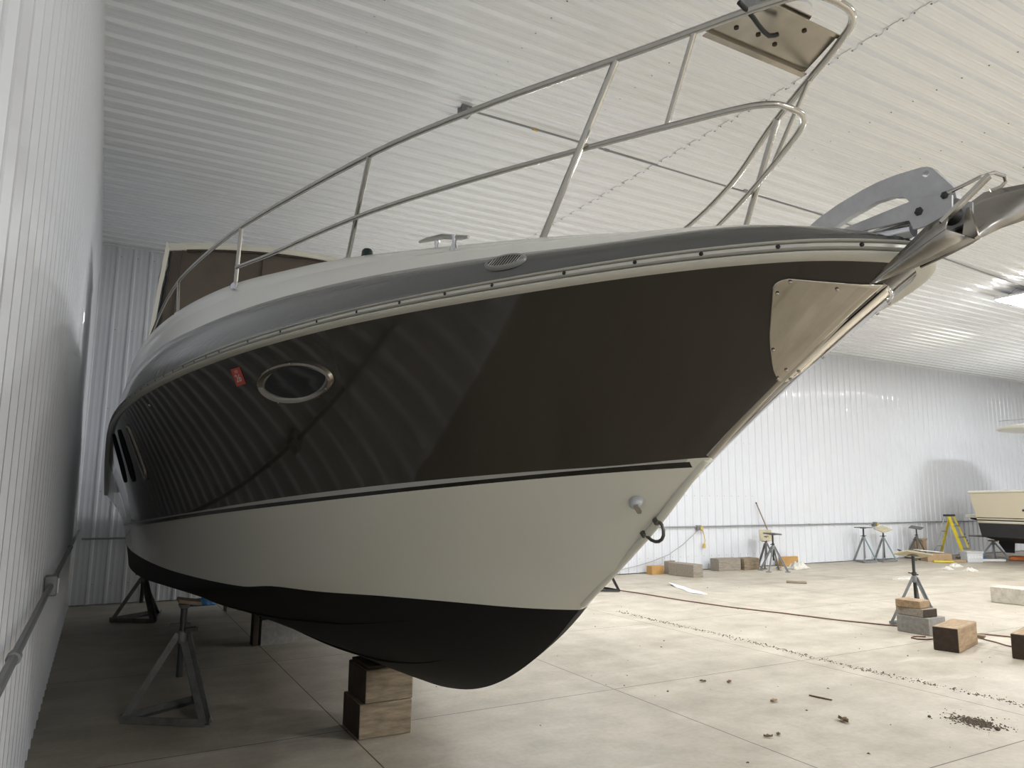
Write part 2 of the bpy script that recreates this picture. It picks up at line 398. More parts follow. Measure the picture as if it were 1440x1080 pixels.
b3 = pch([1.7, 1.95, 2.58, 4.44, 8.81, 11.3], [1.765, 1.744, 1.697, 1.557, 1.257, 1.13])
bm = bmesh.new()
for side in (0, 1):
    vv = [[bm.verts.new(mir(p) if side else p) for p in s] for s in secs]
    for i in range(len(vv)-1):
        for k in range(len(vv[0])-1):
            q = [vv[i][k], vv[i][k+1], vv[i+1][k+1], vv[i+1][k]]
            bm.faces.new(q if side else q[::-1])
    bm.faces.ensure_lookup_table()
bmesh.ops.remove_doubles(bm, verts=bm.verts, dist=2e-4)
bmesh.ops.dissolve_degenerate(bm, edges=bm.edges, dist=1e-4)
for fn in (w_z, b3, b2, b1):
    for v in bm.verts: v.co.z -= fn(v.co.y)
    bmesh.ops.bisect_plane(bm, geom=bm.verts[:]+bm.edges[:]+bm.faces[:], dist=1e-5, plane_co=(0, 0, 0), plane_no=(0, 0, 1))
    for v in bm.verts: v.co.z += fn(v.co.y)
for co, no in (((0, 9.9, 0), (0, 1, 0)), ((0, 1.947, 1.75), (0, 1, .55))):
    bmesh.ops.bisect_plane(bm, geom=bm.verts[:]+bm.edges[:]+bm.faces[:], dist=1e-5, plane_co=co, plane_no=no)
bmesh.ops.recalc_face_normals(bm, faces=bm.faces)
bm.normal_update()
HULL_BVH = BVHTree.FromBMesh(bm)
parts = {'hull_bottom': [], 'hull_side': [], 'boot_stripe': [], 'pinstripe': [], 'hull_topside': []}
for f in bm.faces:
    c = f.calc_center_median(); y, z = c.y, c.z
    if z < w_z(y): k = 'hull_bottom'
    elif z < b3(y): k = 'hull_side'
    elif z < b2(y): k = 'boot_stripe' if (y-1.947)+.55*(z-1.75) > 0 else 'hull_side'
    elif z < b1(y): k = 'pinstripe' if y > 1.95 else 'hull_side'
    else: k = 'hull_topside' if y < 9.9 else 'hull_side'
    parts[k].append(f)
nrm_of = {}
for k, fs in parts.items():
    mb = MB(); idx = {}
    vs, ff = [], []
    for f in fs:
        ids = []
        for v in f.verts:
            if v not in idx: idx[v] = len(vs); vs.append(v.co.copy())
            ids.append(idx[v])
        ff.append(ids)
    if k == 'hull_side':                 # transom closes the stern
        s = secs[-1]; base = len(vs); ring = [p.copy() for p in s] + [mir(p) for p in reversed(s)]
        ring = [p + Vector((0, .01, 0)) for p in ring]; vs += ring; ff.append(list(range(base, base+len(ring))))
    mb.add(vs, ff)
    o = mb.build(k, {'hull_bottom': 'bottom', 'hull_side': 'white', 'boot_stripe': 'black', 'pinstripe': 'stripe', 'hull_topside': 'brown'}[k], BOAT, ang=28, world=True)
    tag(o, {'hull_bottom': 'black antifouling bottom', 'hull_side': 'off white hull side', 'boot_stripe': 'black boot stripe', 'pinstripe': 'thin pale stripe', 'hull_topside': 'glossy brown topside'}[k])
bm.free()
# rounded stem bead
def stem_pts(y0, y1, n, dy=.012):
    return [(XK, y0+(y1-y0)*i/n + dy, kz(y0+(y1-y0)*i/n)) for i in range(n+1)]
o = MB().tube(stem_pts(1.90, 2.66, 16), .016, 12).build('stem_bead', 'white', BOAT, world=True)
o = MB().tube(stem_pts(1.19, 1.88, 14), .019, 12).build('stem_cap', 'steel', BOAT, world=True); tag(o, 'stainless cap on the stem')
# lifting strakes on the bottom
for side in (0, 1):
    for frac in (5, 10):
        rows = []
        for i, u in enumerate(US):
            if not .12 < u < .82: continue
            s = section(u); p = s[frac]; q = s[frac+1]; w = min(1, (u-.12)/.1)*.011
            d = (q-p).normalized(); n = Vector((-d.z, 0, d.x));
            if n.z > 0: n = -n
            tri = [p - d*w*1.4 + n*-.003, p + n*w, p + d*.3*w - n*.003]
            rows.append([mir(t_) if side else t_ for t_ in tri])
        MB().grid(rows, True).build('lifting_strake', 'bottom', BOAT, world=True)
def on_hull(y, z, side=-1, off=0.):
    h = HULL_BVH.ray_cast(Vector((XK+side*4, y, z)), Vector((-side, 0, 0)))
    p, n = h[0], h[1]
    if n.x*side < 0: n = -n
    return p + n*off, n
# sheer path around the bow
def sheer_path(bf, zf, y0, y1, n=70, pw=3):
    ys = [y0+(y1-y0)*(i/n)**pw for i in range(n, -1, -1)]
    st = [Vector((XK-bf(y), y, zf(y))) for y in ys]
    return st + [mir(p) for p in reversed(st[:-1])]
def sweep(path, prof, name, m, mats_idx=None):
    rows = []
    for i, p in enumerate(path):
        t = (path[min(i+1, len(path)-1)] - path[max(i-1, 0)]); t.z = 0; t.normalize()
        out = Vector((-t.y, t.x, 0)); 
        if out.dot(p - Vector((XK, 6.5, p.z))) < 0 and i < 5: pass
        rows.append([p + out*a*SGN + Vector((0, 0, b_)) for a, b_ in prof])
    return MB().grid(rows, True).build(name, m, BOAT, ang=40, world=True)
SGN = -1
path = sheer_path(sb, sz, 1.12, 11.2)
# outward test so the profile always faces away from the hull
tt = path[1]-path[0]; SGN = 1 if (Vector((-tt.y, tt.x, 0)).x < 0) else -1
bead = lambda z0, z1, d: [(-.02, z0), (d*.55, z0), (d*.9, z0+(z1-z0)*.22), (d, (z0+z1)/2), (d*.9, z1-(z1-z0)*.22), (d*.55, z1), (-.02, z1)]
rail = sweep(path, bead(-.005, .014, .042), 'rub_rail', 'vinyl'); tag(rail, 'off white vinyl rub rail')
sweep(path, bead(.037, .046, .037), 'rub_rail', 'vinyl')
rows = []; b = MB(); acc = 0
for i, p in enumerate(path):
    t_ = path[min(i+1, len(path)-1)]-path[max(i-1, 0)]; t_.z = 0; t_.normalize(); out = Vector((-t_.y, t_.x, 0))*SGN
    rows.append([p+out*a+Vector((0, 0, z_)) for a, z_ in ((-.02, .015), (.022, .0152), (.032, .018), (.037, .022), (.037, .030), (.032, .034), (.022, .0365), (-.02, .037))])
b.grid(rows, True); b.cur = 1
for i in range(1, len(path)):
    acc += (path[i]-path[i-1]).length
    if acc > .19:
        acc = 0; t_ = path[min(i+1, len(path)-1)]-path[i-1]; t_.z = 0; t_.normalize(); out = Vector((-t_.y, t_.x, 0))*SGN
        b.lathe(path[i]+out*.037+Vector((0, 0, .026)), [(.0058, -.002), (.0065, .001), (.004, .0025)], 8, out)
ins = b.build('rail_insert', ['railm', 'dark'], BOAT, ang=40, world=True); tag(ins, 'stainless rub rail insert')

# deck: dark toe band, ledge, grey band, white coaming, top
lz = pch([1.12, 1.22, 1.54, 2, 2.82, 4, 6, 7.5, 8.6, 9.3, 10.5, 11.25], [2.335, 2.350, 2.354, 2.366, 2.394, 2.41, 2.41, 2.39, 2.33, 2.21, 1.87, 1.63])
gb = plan(1.22, 1.72, 9, 2.5, .68, .006)
gz = pch([1.22, 1.29, 1.44, 1.85, 2.1, 2.48, 2.81, 3.41, 3.99, 4.88, 5.88, 7.31, 8.6, 9.6, 10.5, 11.25], [2.38, 2.400, 2.427, 2.450, 2.475, 2.513, 2.544, 2.590, 2.626, 2.668, 2.710, 2.73, 2.66, 2.46, 2.15, 1.85])
db = plan(1.5, 1.67, 9, 2.5, .70, .006)
dz = pch([1.5, 1.67, 1.86, 2.2, 2.66, 3.01, 3.34, 3.85, 4.61, 5.79, 7.1, 8.6, 9.8, 11.25], [2.49, 2.504, 2.524, 2.572, 2.641, 2.698, 2.749, 2.812, 2.899, 2.976, 3.018, 3.0, 2.85, 2.4])
def guide(bf, zf, y0, u): y = y0+(YT-y0)*u; return Vector((XK-bf(y), y, zf(y)))
def deck_rows(fn):
    rows = []
    for u in US: rows.append(fn(u))
    return rows
DECK = {}
def both(fn, name, m, ang=35):
    b_ = MB(); r = deck_rows(fn); b_.grid(r); b_.grid([[mir(p) for p in row] for row in r]); o_ = b_.build(name, m, BOAT, ang=ang, world=True); return o_
def f_toe(u):
    S = guide(lambda y: sb(y)+.002, lambda y: sz(y)+.041, 1.12, u); L_ = guide(lambda y: sb(y)-.012, lz, 1.125, u)
    return [S, lerp(S, L_, .5), L_, L_ + Vector((.012, .004, .002))]
def f_band(u):
    L_ = guide(lambda y: max(sb(y)-.024, 0), lambda y: lz(y)+.003, 1.13, u); G = guide(gb, gz, 1.22, u)
    n = (G-L_); return [lerp(L_, G, t) + Vector((-1, 0, .6))*.022*4*t*(1-t)*min(1, gb(1.22+(YT-1.22)*u)/.3) for t in [i/8 for i in range(9)]]
def f_coam(u):
    G = guide(gb, gz, 1.22, u); D = guide(db, dz, 1.5, u); k = min(1, db(1.5+(YT-1.5)*u)/.5)
    M_ = lerp(G, D, .47)
    up = Vector((-.4, 0, 1))
    return [G, lerp(G, M_, .35)+up*.010*k, lerp(G, M_, .8)+up*.016*k, M_+up*.016*k, lerp(G, D, .52)+Vector((.012, 0, .006))*k, lerp(G, D, .7)+up*.010*k, lerp(G, D, .9)+up*.012*k, D]
def f_top(u):
    D = guide(db, dz, 1.5, u); w = XK-D.x
    return [Vector((D.x+w*t, D.y, D.z - .02*min(1, w) + .055*w*(1-(1-t)**2) + .02*min(1, w)*(1-t)**6)) for t in [i/8 for i in range(9)]]
o = both(f_toe, 'gunwale', 'band'); tag(o, 'dark grey gunwale strip')
gband = both(f_band, 'deck_band', 'band'); tag(gband, 'grey painted band along the deck edge')
coam = both(f_coam, 'deck_side', 'deck', ang=50); tag(coam, 'off white deck side')
dk = both(f_top, 'deck', 'deck')
# bow nose cap: white block the roller passes through
o = MB().lathe((XK, 1.30, 2.30), [(.0, -.02), (.13, -.02), (.14, .03), (.12, .065), (.06, .082), (0, .085)], 24).build('bow_pad', 'deck', BOAT, world=True)
def on_mesh(ob, p):
    ok, loc, n, i = ob.closest_point_on_mesh(ob.matrix_world.inverted() @ Vector(p))
    return loc, n

# portholes
def eye(a, b_, n=40, sharp=1.0):         # outline of half-length a, half-height b
    out = []
    for i in range(n):
        t = 2*math.pi*i/n; c, s_ = math.cos(t), math.sin(t)
        out.append((a*c, b_*math.copysign(abs(s_)**sharp, s_)))
    return out
def surf_frame(y, z, roll=0., side=-1):
    p, n = on_hull(y, z, side); ax = Vector((0, 1, 0)); ax = (ax - n*ax.dot(n)).normalized(); up = n.cross(ax)
    if up.z < 0: up = -up
    c, s_ = math.cos(roll), math.sin(roll)
    return p, n, ax*c+up*s_, up*c-ax*s_
for side, nm in ((-1, 'a'), (1, 'b')):
    p, n, ax, up = surf_frame(3.495, 2.16, R(9), side)
    def put(pts, h): return [p + ax*a + up*b_ + n*h for a, b_ in pts]
    A, B = .345, .107
    fr = MB(); ell = lambda k, kb_=None: [(x*k, y_*(kb_ or k)) for x, y_ in eye(A, B, 48)]
    def conf(pts, h):                      # follow the hull curvature
        out = []
        for a, b_ in pts:
            q = p + ax*a + up*b_; hh = HULL_BVH.ray_cast(q + n*.4, -n); out.append((hh[0] if hh[0] else q) + n*h)
        return out
    fr.grid([conf(ell(1.0), -.002), conf(ell(.985), .016), conf(ell(.94, .90), .022), conf(ell(.90, .80), .014), conf(ell(.87, .74), .006)], True)
    f_o = fr.build('porthole_frame', 'satin', BOAT, ang=50, world=True); tag(f_o, 'polished oval porthole frame')
    inner = [(x, y_*(1 if True else 1)) for x, y_ in eye(A*.885, B*.80, 48)]
    lens = [(A*.84*math.cos(t), B*.74*math.copysign(abs(math.sin(t))**1.35, math.sin(t))) for t in [2*math.pi*i/48 for i in range(48)]]
    rim = MB(); rim.grid([conf(inner, .008), conf(lens, .004)], True); r_o = rim.build('inner_rim', 'steel', f_o)
    g = MB(); cv = conf(lens, .005); cen = conf([(0, 0)], .005); g.add(cv + cen, [(i, (i+1) % 48, 48) for i in range(48)]); g_o = g.build('glass', 'glass', f_o)
    tag(g_o, 'dark tinted glass')
    for a, b_ in ((-.1, .099), (.12, .094), (-.27, -.055), (.2, -.08), (.31, .03)):
        q = conf([(a, b_)], .018)[0]; s_o = MB().lathe(q, [(.006, -.004), (.006, .002), (.003, .005)], 8, n).build('frame_screw', 'steel', f_o)
    # three tall portlights near the stern
    for yc in (7.05, 7.78, 8.50):
        p, n, ax, up = surf_frame(yc, 1.97, R(-22 if side < 0 else -22), side)
        def pill(a, b_, h, k=36):
            pts = []
            for i in range(k):
                t = 2*math.pi*i/k; pts.append((a*math.cos(t), b_*math.copysign(abs(math.sin(t))**.55, math.sin(t))))
            return conf(pts, h)
        fr = MB(); fr.grid([pill(.105, .275, -.002), pill(.10, .27, .014), pill(.082, .25, .014), pill(.075, .243, -.004)], True)
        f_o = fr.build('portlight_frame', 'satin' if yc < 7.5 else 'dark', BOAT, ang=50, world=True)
        g = MB(); cv = pill(.076, .245, .004); cc = conf([(0, 0)], .004); g.add(cv + cc, [(i, (i+1) % 36, 36) for i in range(36)]); g_o = g.build('glass', 'glass', f_o)
# small drain fitting
p, n = on_hull(5.86, 2.256, -1, .002); MB().lathe(p, [(.022, -.004), (.022, .004), (.012, .008)], 14, n).build('drain_fitting', 'steel', BOAT, world=True)
# thru-hull cover on the white side
p, n, ax, up = surf_frame(2.176, 1.622, R(0))
cov = MB(); cvr = []
for k, h in ((1, 0), (.92, .018), (.55, .03), (0.02, .032)):
    cvr.append([p + (ax*math.cos(t)*.031*k + up*math.sin(t)*.028*k*(1 if math.sin(t) > 0 else .6)) + n*h for t in [2*math.pi*i/24 for i in range(24)]])
cov.grid(cvr, True); co = cov.build('through_hull_scoop', 'galv', BOAT, ang=60, world=True); tag(co, 'small steel through hull scoop')
o = MB().bar(p - up*.03 + ax*.006 + n*.028, p + up*.010 - ax*.006 + n*.034, .015, .012).build('scoop_lip', 'steel', co)
# bow eye
eye_c = [(2.160, 1.552), (2.143, 1.538), (2.137, 1.518), (2.140, 1.498), (2.151, 1.483), (2.168, 1.474), (2.187, 1.472), (2.208, 1.477), (2.226, 1.488), (2.240, 1.503)]
be = MB().tube([Vector((XK-.010+.010*math.sin(math.pi*i/9), y, z)) for i, (y, z) in enumerate(eye_c)], .0066, 10).build('bow_eye', 'eye', BOAT, world=True); tag(be, 'dark steel U shaped bow eye')
for q in ((XK-.012, 2.166, 1.548), (XK-.012, 2.240, 1.497)):
    sub_ = MB().lathe(q, [(.013, -.010), (.013, .008), (.009, .012)], 12, (0, -.7, -.7)).build('eye_nut', 'eye', be)
# stainless guard plate on the flare of the bow (both sides, wraps to the stem)
for side in (-1, 1):
    yz = [(1.386, 2.229), (1.378, 2.236), (1.362, 2.244), (1.333, 2.248), (1.29, 2.252), (1.25, 2.251), (1.21, 2.244), (1.195, 2.236), (1.19, 2.225)]
    yz2 = [(1.44, 2.07)]
    # grid between an outer edge curve and the stem line
    outer = [(1.334, 2.247), (1.352, 2.2445), (1.367, 2.239), (1.379, 2.231), (1.387, 2.222), (1.432, 2.172), (1.480, 2.119), (1.517, 2.072), (1.548, 2.033), (1.560, 2.016), (1.566, 2.010)]
    rows = []
    nO, nI = 24, 44
    def outc(t):
        k = t*(len(outer)-1); i = min(int(k), len(outer)-2); f_ = k-i; return (outer[i][0]*(1-f_)+outer[i+1][0]*f_, outer[i][1]*(1-f_)+outer[i+1][1]*f_)
    for i in range(nO+1):
        t = i/nO; oy, oz = outc(t)
        sy = 1.203 + (1.570-1.203)*t; sz_ = kz(sy) + .004 + .006*(1-t)
        row = []
        h0 = HULL_BVH.ray_cast(Vector((XK+side*3, oy, oz)), Vector((-side, 0, 0))); P0 = h0[0] if h0[0] else HULL_BVH.find_nearest(Vector((XK+side*.2, oy, oz)))[0]
        P1 = Vector((XK+side*.004, sy, kz(sy))); dn = Vector((side*.47, -.43, -.77)).normalized()
        for k in range(nI+1):
            q = lerp(P0, P1, k/nI) + Vector((0, 0, .006*math.sin(math.pi*k/nI)*(1-t)))
            h = HULL_BVH.ray_cast(q + dn*.2, -dn)
            if h[0] is None: h = HULL_BVH.find_nearest(q)
            n_ = h[1] if h[1].dot(dn) > 0 else -h[1]
            row.append(h[0] + n_*.004)
        rows.append(row)
    g = MB(); g.grid(rows); po = g.build('bow_guard_plate', 'mirror', BOAT, ang=60, world=True); tag(po, 'polished stainless bow guard plate')
    so = po.modifiers.new('thick', 'SOLIDIFY'); so.thickness = .003; so.offset = 1
    for i_, k_ in ((2, 4), (9, 3), (16, 3), (22, 4), (2, 26), (20, 24)):
        q = rows[i_][k_]; h = HULL_BVH.find_nearest(q); n_ = h[1]
        if n_.x*side < 0: n_ = -n_
        s_o = MB().lathe(q+n_*.003, [(.005, -.001), (.005, .002), (.003, .004)], 8, n_).build('plate_screw', 'steel', po)
# registration sticker
p, n, ax, up = surf_frame(3.98, 2.242, 0)
c4 = [on_hull(y, z, -1, .0022)[0] for y, z in ((4.015, 2.281), (3.896, 2.280), (3.942, 2.202), (4.064, 2.200))]
MB_ = MB()
lean = [[lerp(lerp(c4[0], c4[1], i/6), lerp(c4[3], c4[2], i/6), k/6) for i in range(7)] for k in range(7)]
lean = [[on_hull(q.y, q.z, -1, .0018)[0] for q in row] for row in lean]
MB_.grid(lean); stk = MB_.build('registration_sticker', 'red', BOAT, world=True); tag(stk, 'red registration sticker')
def lettering(txt, size, cen, ux, uy, nn, parent, sx=1.):
    cu = bpy.data.curves.new('lettering', 'FONT'); cu.body = txt; cu.size = size; cu.align_x = 'CENTER'; cu.align_y = 'CENTER'; cu.extrude = .0004; cu.offset = size*.012
    tmp = bpy.data.objects.new('tmp', cu); COL.objects.link(tmp); dg = bpy.context.evaluated_depsgraph_get()
    me = bpy.data.meshes.new_from_object(tmp.evaluated_get(dg)); bpy.data.objects.remove(tmp)
    for v in me.vertices:
        lift = .0032 + v.co.z; q = cen + ux*v.co.x*sx + uy*v.co.y; h = HULL_BVH.ray_cast(q + nn*.1, -nn); v.co = (h[0] if h[0] else q) + nn*lift
    me.materials.clear(); me.materials.append(MT['ink']); o_ = bpy.data.objects.new('lettering', me); COL.objects.link(o_); o_.parent = parent; return o_
ux = (c4[1]-c4[0]+c4[2]-c4[3]).normalized(); nn = (c4[0]-c4[3]).cross(ux); nn = n
uy = ((c4[0]-c4[3])+(c4[1]-c4[2])).normalized(); ux = (ux).normalized()
W_ = (c4[1]-c4[0]).length; H_ = (c4[0]-c4[3]).length
cen = (c4[0]+c4[1]+c4[2]+c4[3])/4
lettering('26', .062, cen - uy*.012*1, ux, uy, n, stk, 1.15)
lettering('10', .026, cen + uy*H_*.27, ux, uy, n, stk, 1.7)
# vent on the grey band
loc, n = on_mesh(gband, (1.1437, 2.0993, 2.4262))
loc = Vector(loc); n = Vector(n)
if n.x > 0: n = -n
ax = Vector((-.41, .91, .05)); ax = (ax - n*ax.dot(n)).normalized(); up = n.cross(ax)
if up.z < 0: up = -up
def vput(a, b_, h): return loc + ax*a + up*b_ + n*h
v_ = MB(); E1 = lambda k, k2, h: [vput(.088*k*math.cos(t), .036*k2*math.sin(t), h) for t in [2*math.pi*i/32 for i in range(32)]]
v_.grid([E1(1, 1, -.004), E1(.98, .97, .008), E1(.90, .86, .012), E1(.80, .70, .010)], True); vo = v_.build('vent', 'grille', BOAT, ang=50, world=True); tag(vo, 'oval louvred vent')
v_ = MB(); cvv = E1(.84, .76, .0065); v_.add(cvv + [vput(0, 0, .0065)], [(i, (i+1) % 32, 32) for i in range(32)]); o = v_.build('vent_opening', 'dark', vo)
b = MB()
for i in range(-5, 6):
    a = i*.0122; hb = .026*math.sqrt(max(0, 1-(a/.072)**2)); b.bar(vput(a+.005, -hb, .0085), vput(a-.005, hb, .0085), .0032, .003)
o = b.build('louvres', 'grille', vo)
# cleats and running lights, both sides
for side in (0, 1):
    S_ = (lambda v: mir(v)) if side else (lambda v: Vector(v))
    cl = MB(); ends = [(1.13, 2.858, 2.728), (1.14, 2.80, 2.722), (1.15, 2.65, 2.692), (1.16, 2.50, 2.642), (1.165, 2.44, 2.628)]
    cl.tube([S_(e) for e in ends], [.006, .011, .012, .011, .006], 10); c_o = cl.build('cleat', 'steel', BOAT, world=True)
    for y, z in ((2.72, 2.652), (2.545, 2.612)):
        q = S_((1.155, y, z)); q2 = S_((1.15, y-.008, z+.052)); o = MB().tube([q - Vector((0, 0, .02)), q, lerp(q, q2, .35), q2], [.022, .019, .010, .012], 10).build('cleat_foot', 'chrome', c_o)
    q = S_((.985, 3.137, 2.70)); n_o = MB().lathe(q, [(.034, -.02), (.034, .006), (.026, .016)], 16).build('running_light', 'vinyl', BOAT, world=True)
    o = MB().lathe(q+Vector((0, 0, .012)), [(.028, 0), (.025, .03), (.018, .04)], 16).build('lens', 'green' if not side else 'red', n_o)

# bow rail
rt_b = pch([1.29, 1.294, 1.305, 1.33, 1.40, 1.5, 1.6, 1.87, 2.4, 2.98, 3.6, 4.48, 5.4, 6.27, 7.5, 8.2], [0, .055, .088, .124, .172, .225, .272, .404, .69, .92, 1.07, 1.23, 1.34, 1.43, 1.55, 1.6])
rt_z = pch([1.04, 1.41, 1.87, 2.46, 3.0, 3.56, 4.0, 4.49, 5.34, 6.2, 6.72, 7.18, 7.44, 7.7], [3.15, 3.145, 3.145, 3.130, 3.133, 3.16, 3.19, 3.229, 3.285, 3.315, 3.265, 3.162, 3.08, 2.98])
rm_b = pch([1.478, 1.481, 1.495, 1.515, 1.57, 1.688, 1.78, 2.055, 2.6, 3.15, 3.8, 4.47], [0, .045, .078, .105, .148, .218, .27, .417, .68, .904, 1.10, 1.245])
rm_z = pch([1.375, 1.6, 2.06, 2.57, 3.15, 3.5, 3.8, 4.47], [2.885, 2.886, 2.889, 2.899, 2.909, 2.911, 2.915, 2.968])
RAIL = MB()
def rail_path(bf, zf, y0, y1, n):
    st = [Vector((XK-bf(y0+(y1-y0)*(i/n)**3.6), y0+(y1-y0)*(i/n)**3.6, zf(y0+(y1-y0)*(i/n)**3.6))) for i in range(n, -1, -1)]
    return st + [mir(p) for p in reversed(st[:-1])]
br = MB().tube(rail_path(rt_b, rt_z, 1.29, 7.7, 70), .0128, 12).build('bow_rail', 'steel', BOAT, world=True); tag(br, 'polished stainless bow rail')
def sub(o_, par): o_.parent = par; return o_
sub(MB().tube(rail_path(rm_b, rm_z, 1.478, 4.47, 60), .0108, 12).build('mid_rail', 'steel'), br)
def rp(b_, y, z): return Vector((XK-b_, y, z))
posts = [((.893, 3.37, 2.74), (.92, 2.985, 3.128), .0118), ((.488, 2.24, 2.56), (.402, 1.868, 3.142), .0128), ((.264, 1.777, 2.886), (.278, 1.616, 3.14), .0095),
         ((1.245, 4.47, 2.84), (1.23, 4.485, 3.225), .0118), ((1.44, 5.93, 2.95), (1.43, 6.27, 3.31), .0118)]
for p0, p1, r in posts:
    for side in (0, 1):
        q0, q1 = rp(*p0), rp(*p1)
        if side: q0, q1 = mir(q0), mir(q1)
        sub(MB().tube([q0, lerp(q0, q1, .5), q1], r, 10).build('rail_post', 'steel'), br)
        if r > .01: sub(MB().lathe(q0+Vector((0, 0, .012)), [(.026, -.02), (.026, .006), (.016, .02)], 14).build('post_foot', 'chrome'), br)
# pulpit plate with search light and cable under it
pz = 3.165
tw = [(1.625, 1.620), (2.107, 1.620), (2.025, 1.415), (1.675, 1.415)]
pp = MB(); pp.add([(x, y, pz) for x, y in tw]+[(x, y, pz+.004) for x, y in tw], [(3, 2, 1, 0), (4, 5, 6, 7), (0, 1, 5, 4), (1, 2, 6, 5), (2, 3, 7, 6), (3, 0, 4, 7)])
po = pp.build('pulpit_plate', 'satin', BOAT, world=True); tag(po, 'stainless plate bolted under the bow rail')
b = MB(); b.bar((1.625, 1.620, pz-.010), (2.107, 1.620, pz-.010), .024, .004); sub(b.build('flange', 'satin'), po)
b = MB(); b.bar((1.675, 1.415, pz-.006), (2.025, 1.415, pz-.006), .016, .004); sub(b.build('flange', 'satin'), po)
for x, y in ((1.70, 1.555), (1.79, 1.545), (1.88, 1.555), (1.905, 1.455)): sub(MB().lathe((x, y, pz-.001), [(.008, -.003), (.008, .001)], 8).build('plate_bolt', 'woodend'), po)
sub(MB().tube([(1.60, 1.45, pz-.012), (1.641, 1.455, pz-.022), (1.675, 1.461, pz-.032), (1.705, 1.470, pz-.040), (1.74, 1.480, pz-.044), (1.772, 1.487, pz-.045), (1.793, 1.481, pz-.040), (1.801, 1.474, pz-.036)], .0075, 10).build('power_cable', 'rubber'), po)
sl = MB().lathe((1.805, 1.44, pz+.004), [(.078, 0), (.078, .012), (.066, .022), (.05, .05), (.062, .06), (.085, .08), (.095, .13), (.09, .19), (.06, .235), (0, .25)], 28).build('search_light', 'chrome', BOAT, world=True); tag(sl, 'chrome search light on the pulpit')
sub(MB().lathe((1.765, 1.50, pz+.115), [(.055, 0), (.066, .015), (.066, .05), (.045, .065)], 24, (-.6, .75, .1)).build('lamp_face', 'galv'), sl)

# bow roller
br_ = [(1.34, 2.405), (1.075, 2.419), (1.006, 2.411), (.976, 2.397), (.98, 2.351), (1.05, 2.339), (1.081, 2.341), (1.09, 2.369), (1.255, 2.384), (1.34, 2.375)]
rol = MB()
for x in (XK-.045, XK+.045): rol.plate(br_, .006, (x, 0, 0), (0, 1, 0), (0, 0, 1))
ro = rol.build('bow_roller', 'galv', BOAT, ang=30, world=True); tag(ro, 'galvanised bow roller cheeks')
sub(MB().plate([(-.04, 1.36), (.04, 1.36), (.04, 1.095), (-.04, 1.095)], .006, (XK, 0, 2.372), (1, 0, 0), (0, 1, 0)).build('roller_tongue', 'steel'), ro)
t_ = MB(); t_.tube([(XK-.02, 1.30, 2.36), (XK-.02, 1.20, 2.352), (XK-.015, 1.10, 2.352)], [.035, .03, .02], 12); sub(t_.build('chain_fairing', 'chrome'), ro)
sub(MB().lathe((XK-.04, 1.02, 2.372), [(.014, 0), (.026, .012), (.016, .04), (.026, .068), (.014, .08)], 18, (1, 0, 0)).build('roller_wheel', 'rubber'), ro)
for q, r in (((XK-.05, 1.062, 2.383), .012), ((XK-.052, .993, 2.402), .010)):
    sub(MB().lathe(q, [(r, -.008), (r, .0), (r*.5, .004)], 6, (-1, 0, 0)).build('roller_bolt', 'screwrod'), ro)
sub(MB().tube([(XK-.02, 1.12, 2.335), (XK-.01, 1.14, 2.31), (XK, 1.165, 2.29), (XK, 1.18, 2.285)], .002, 5).build('safety_wire', 'alu'), ro)

# anchor stowed on the roller (its own thing)
AN = empty('plow_anchor', (XK, 1.1, 2.4), label='galvanised and steel plow anchor stowed on the bow roller', cat='anchor')
sh = [(1.46, 2.452), (1.40, 2.480), (1.327, 2.502), (1.242, 2.518), (1.193, 2.523), (1.14, 2.523), (1.075, 2.517), (1.055, 2.513), (1.041, 2.504), (.989, 2.429), (.985, 2.400), (1.05, 2.385), (1.095, 2.415), (1.12, 2.452), (1.156, 2.465), (1.205, 2.468), (1.29, 2.452), (1.37, 2.428), (1.44, 2.415)]
hole = [(1.058+.009*math.cos(2*math.pi*i/14), 2.493+.009*math.sin(2*math.pi*i/14)) for i in range(14)]
o = MB().plate(sh, .022, (XK, 0, 0), (0, 1, 0), (0, 0, 1), [hole]).build('shank', 'galv', AN, ang=30, world=True); tag(o, 'curved galvanised shank with eye')
V3 = lambda d, y, z: Vector((XK+d, y, z))
TIP = V3(-.13, 1.157, 2.200); ts_ = (0, .25, .5, .8, 1)
edge = [TIP, V3(-.115, 1.125, 2.234), V3(-.095, 1.0915, 2.271), V3(-.09, 1.021, 2.320), V3(-.085, .966, 2.337)]
mid = [lerp(TIP, V3(-.105, .967, 2.294), t) for t in ts_]
rdg = [lerp(TIP, V3(0, .955, 2.284), t) + Vector((0, 0, -.006*math.sin(math.pi*t))) for t in ts_]
g = MB(); g.grid([[e, lerp(e, m_, .5), m_] for e, m_ in zip(edge, mid)]); g.grid([[m_, lerp(m_, r_, .5), r_] for m_, r_ in zip(mid, rdg)])
o = g.build('fluke', 'plow', AN, ang=24, world=True); sf = o.modifiers.new('thick', 'SOLIDIFY'); sf.thickness = .006; sf.offset = 0; tag(o, 'dark polished steel fluke')
top_ = [V3(.02, 1.10, 2.30), V3(.085, 1.04, 2.40), V3(.150, 1.00, 2.457), V3(.150, .955, 2.452), V3(.152, .90, 2.444), V3(.155, .84, 2.436)]
low_ = [V3(.004, 1.10, 2.254), V3(.006, 1.03, 2.268), V3(.006, .965, 2.283), V3(.045, .957, 2.304), V3(.10, .944, 2.331), V3(.150, .91, 2.352)]
g = MB(); g.grid([[lerp(a, c, k/4)+Vector((-.008*math.sin(math.pi*k/4), 0, -.004)) for k in range(5)] for a, c in zip(top_, low_)])
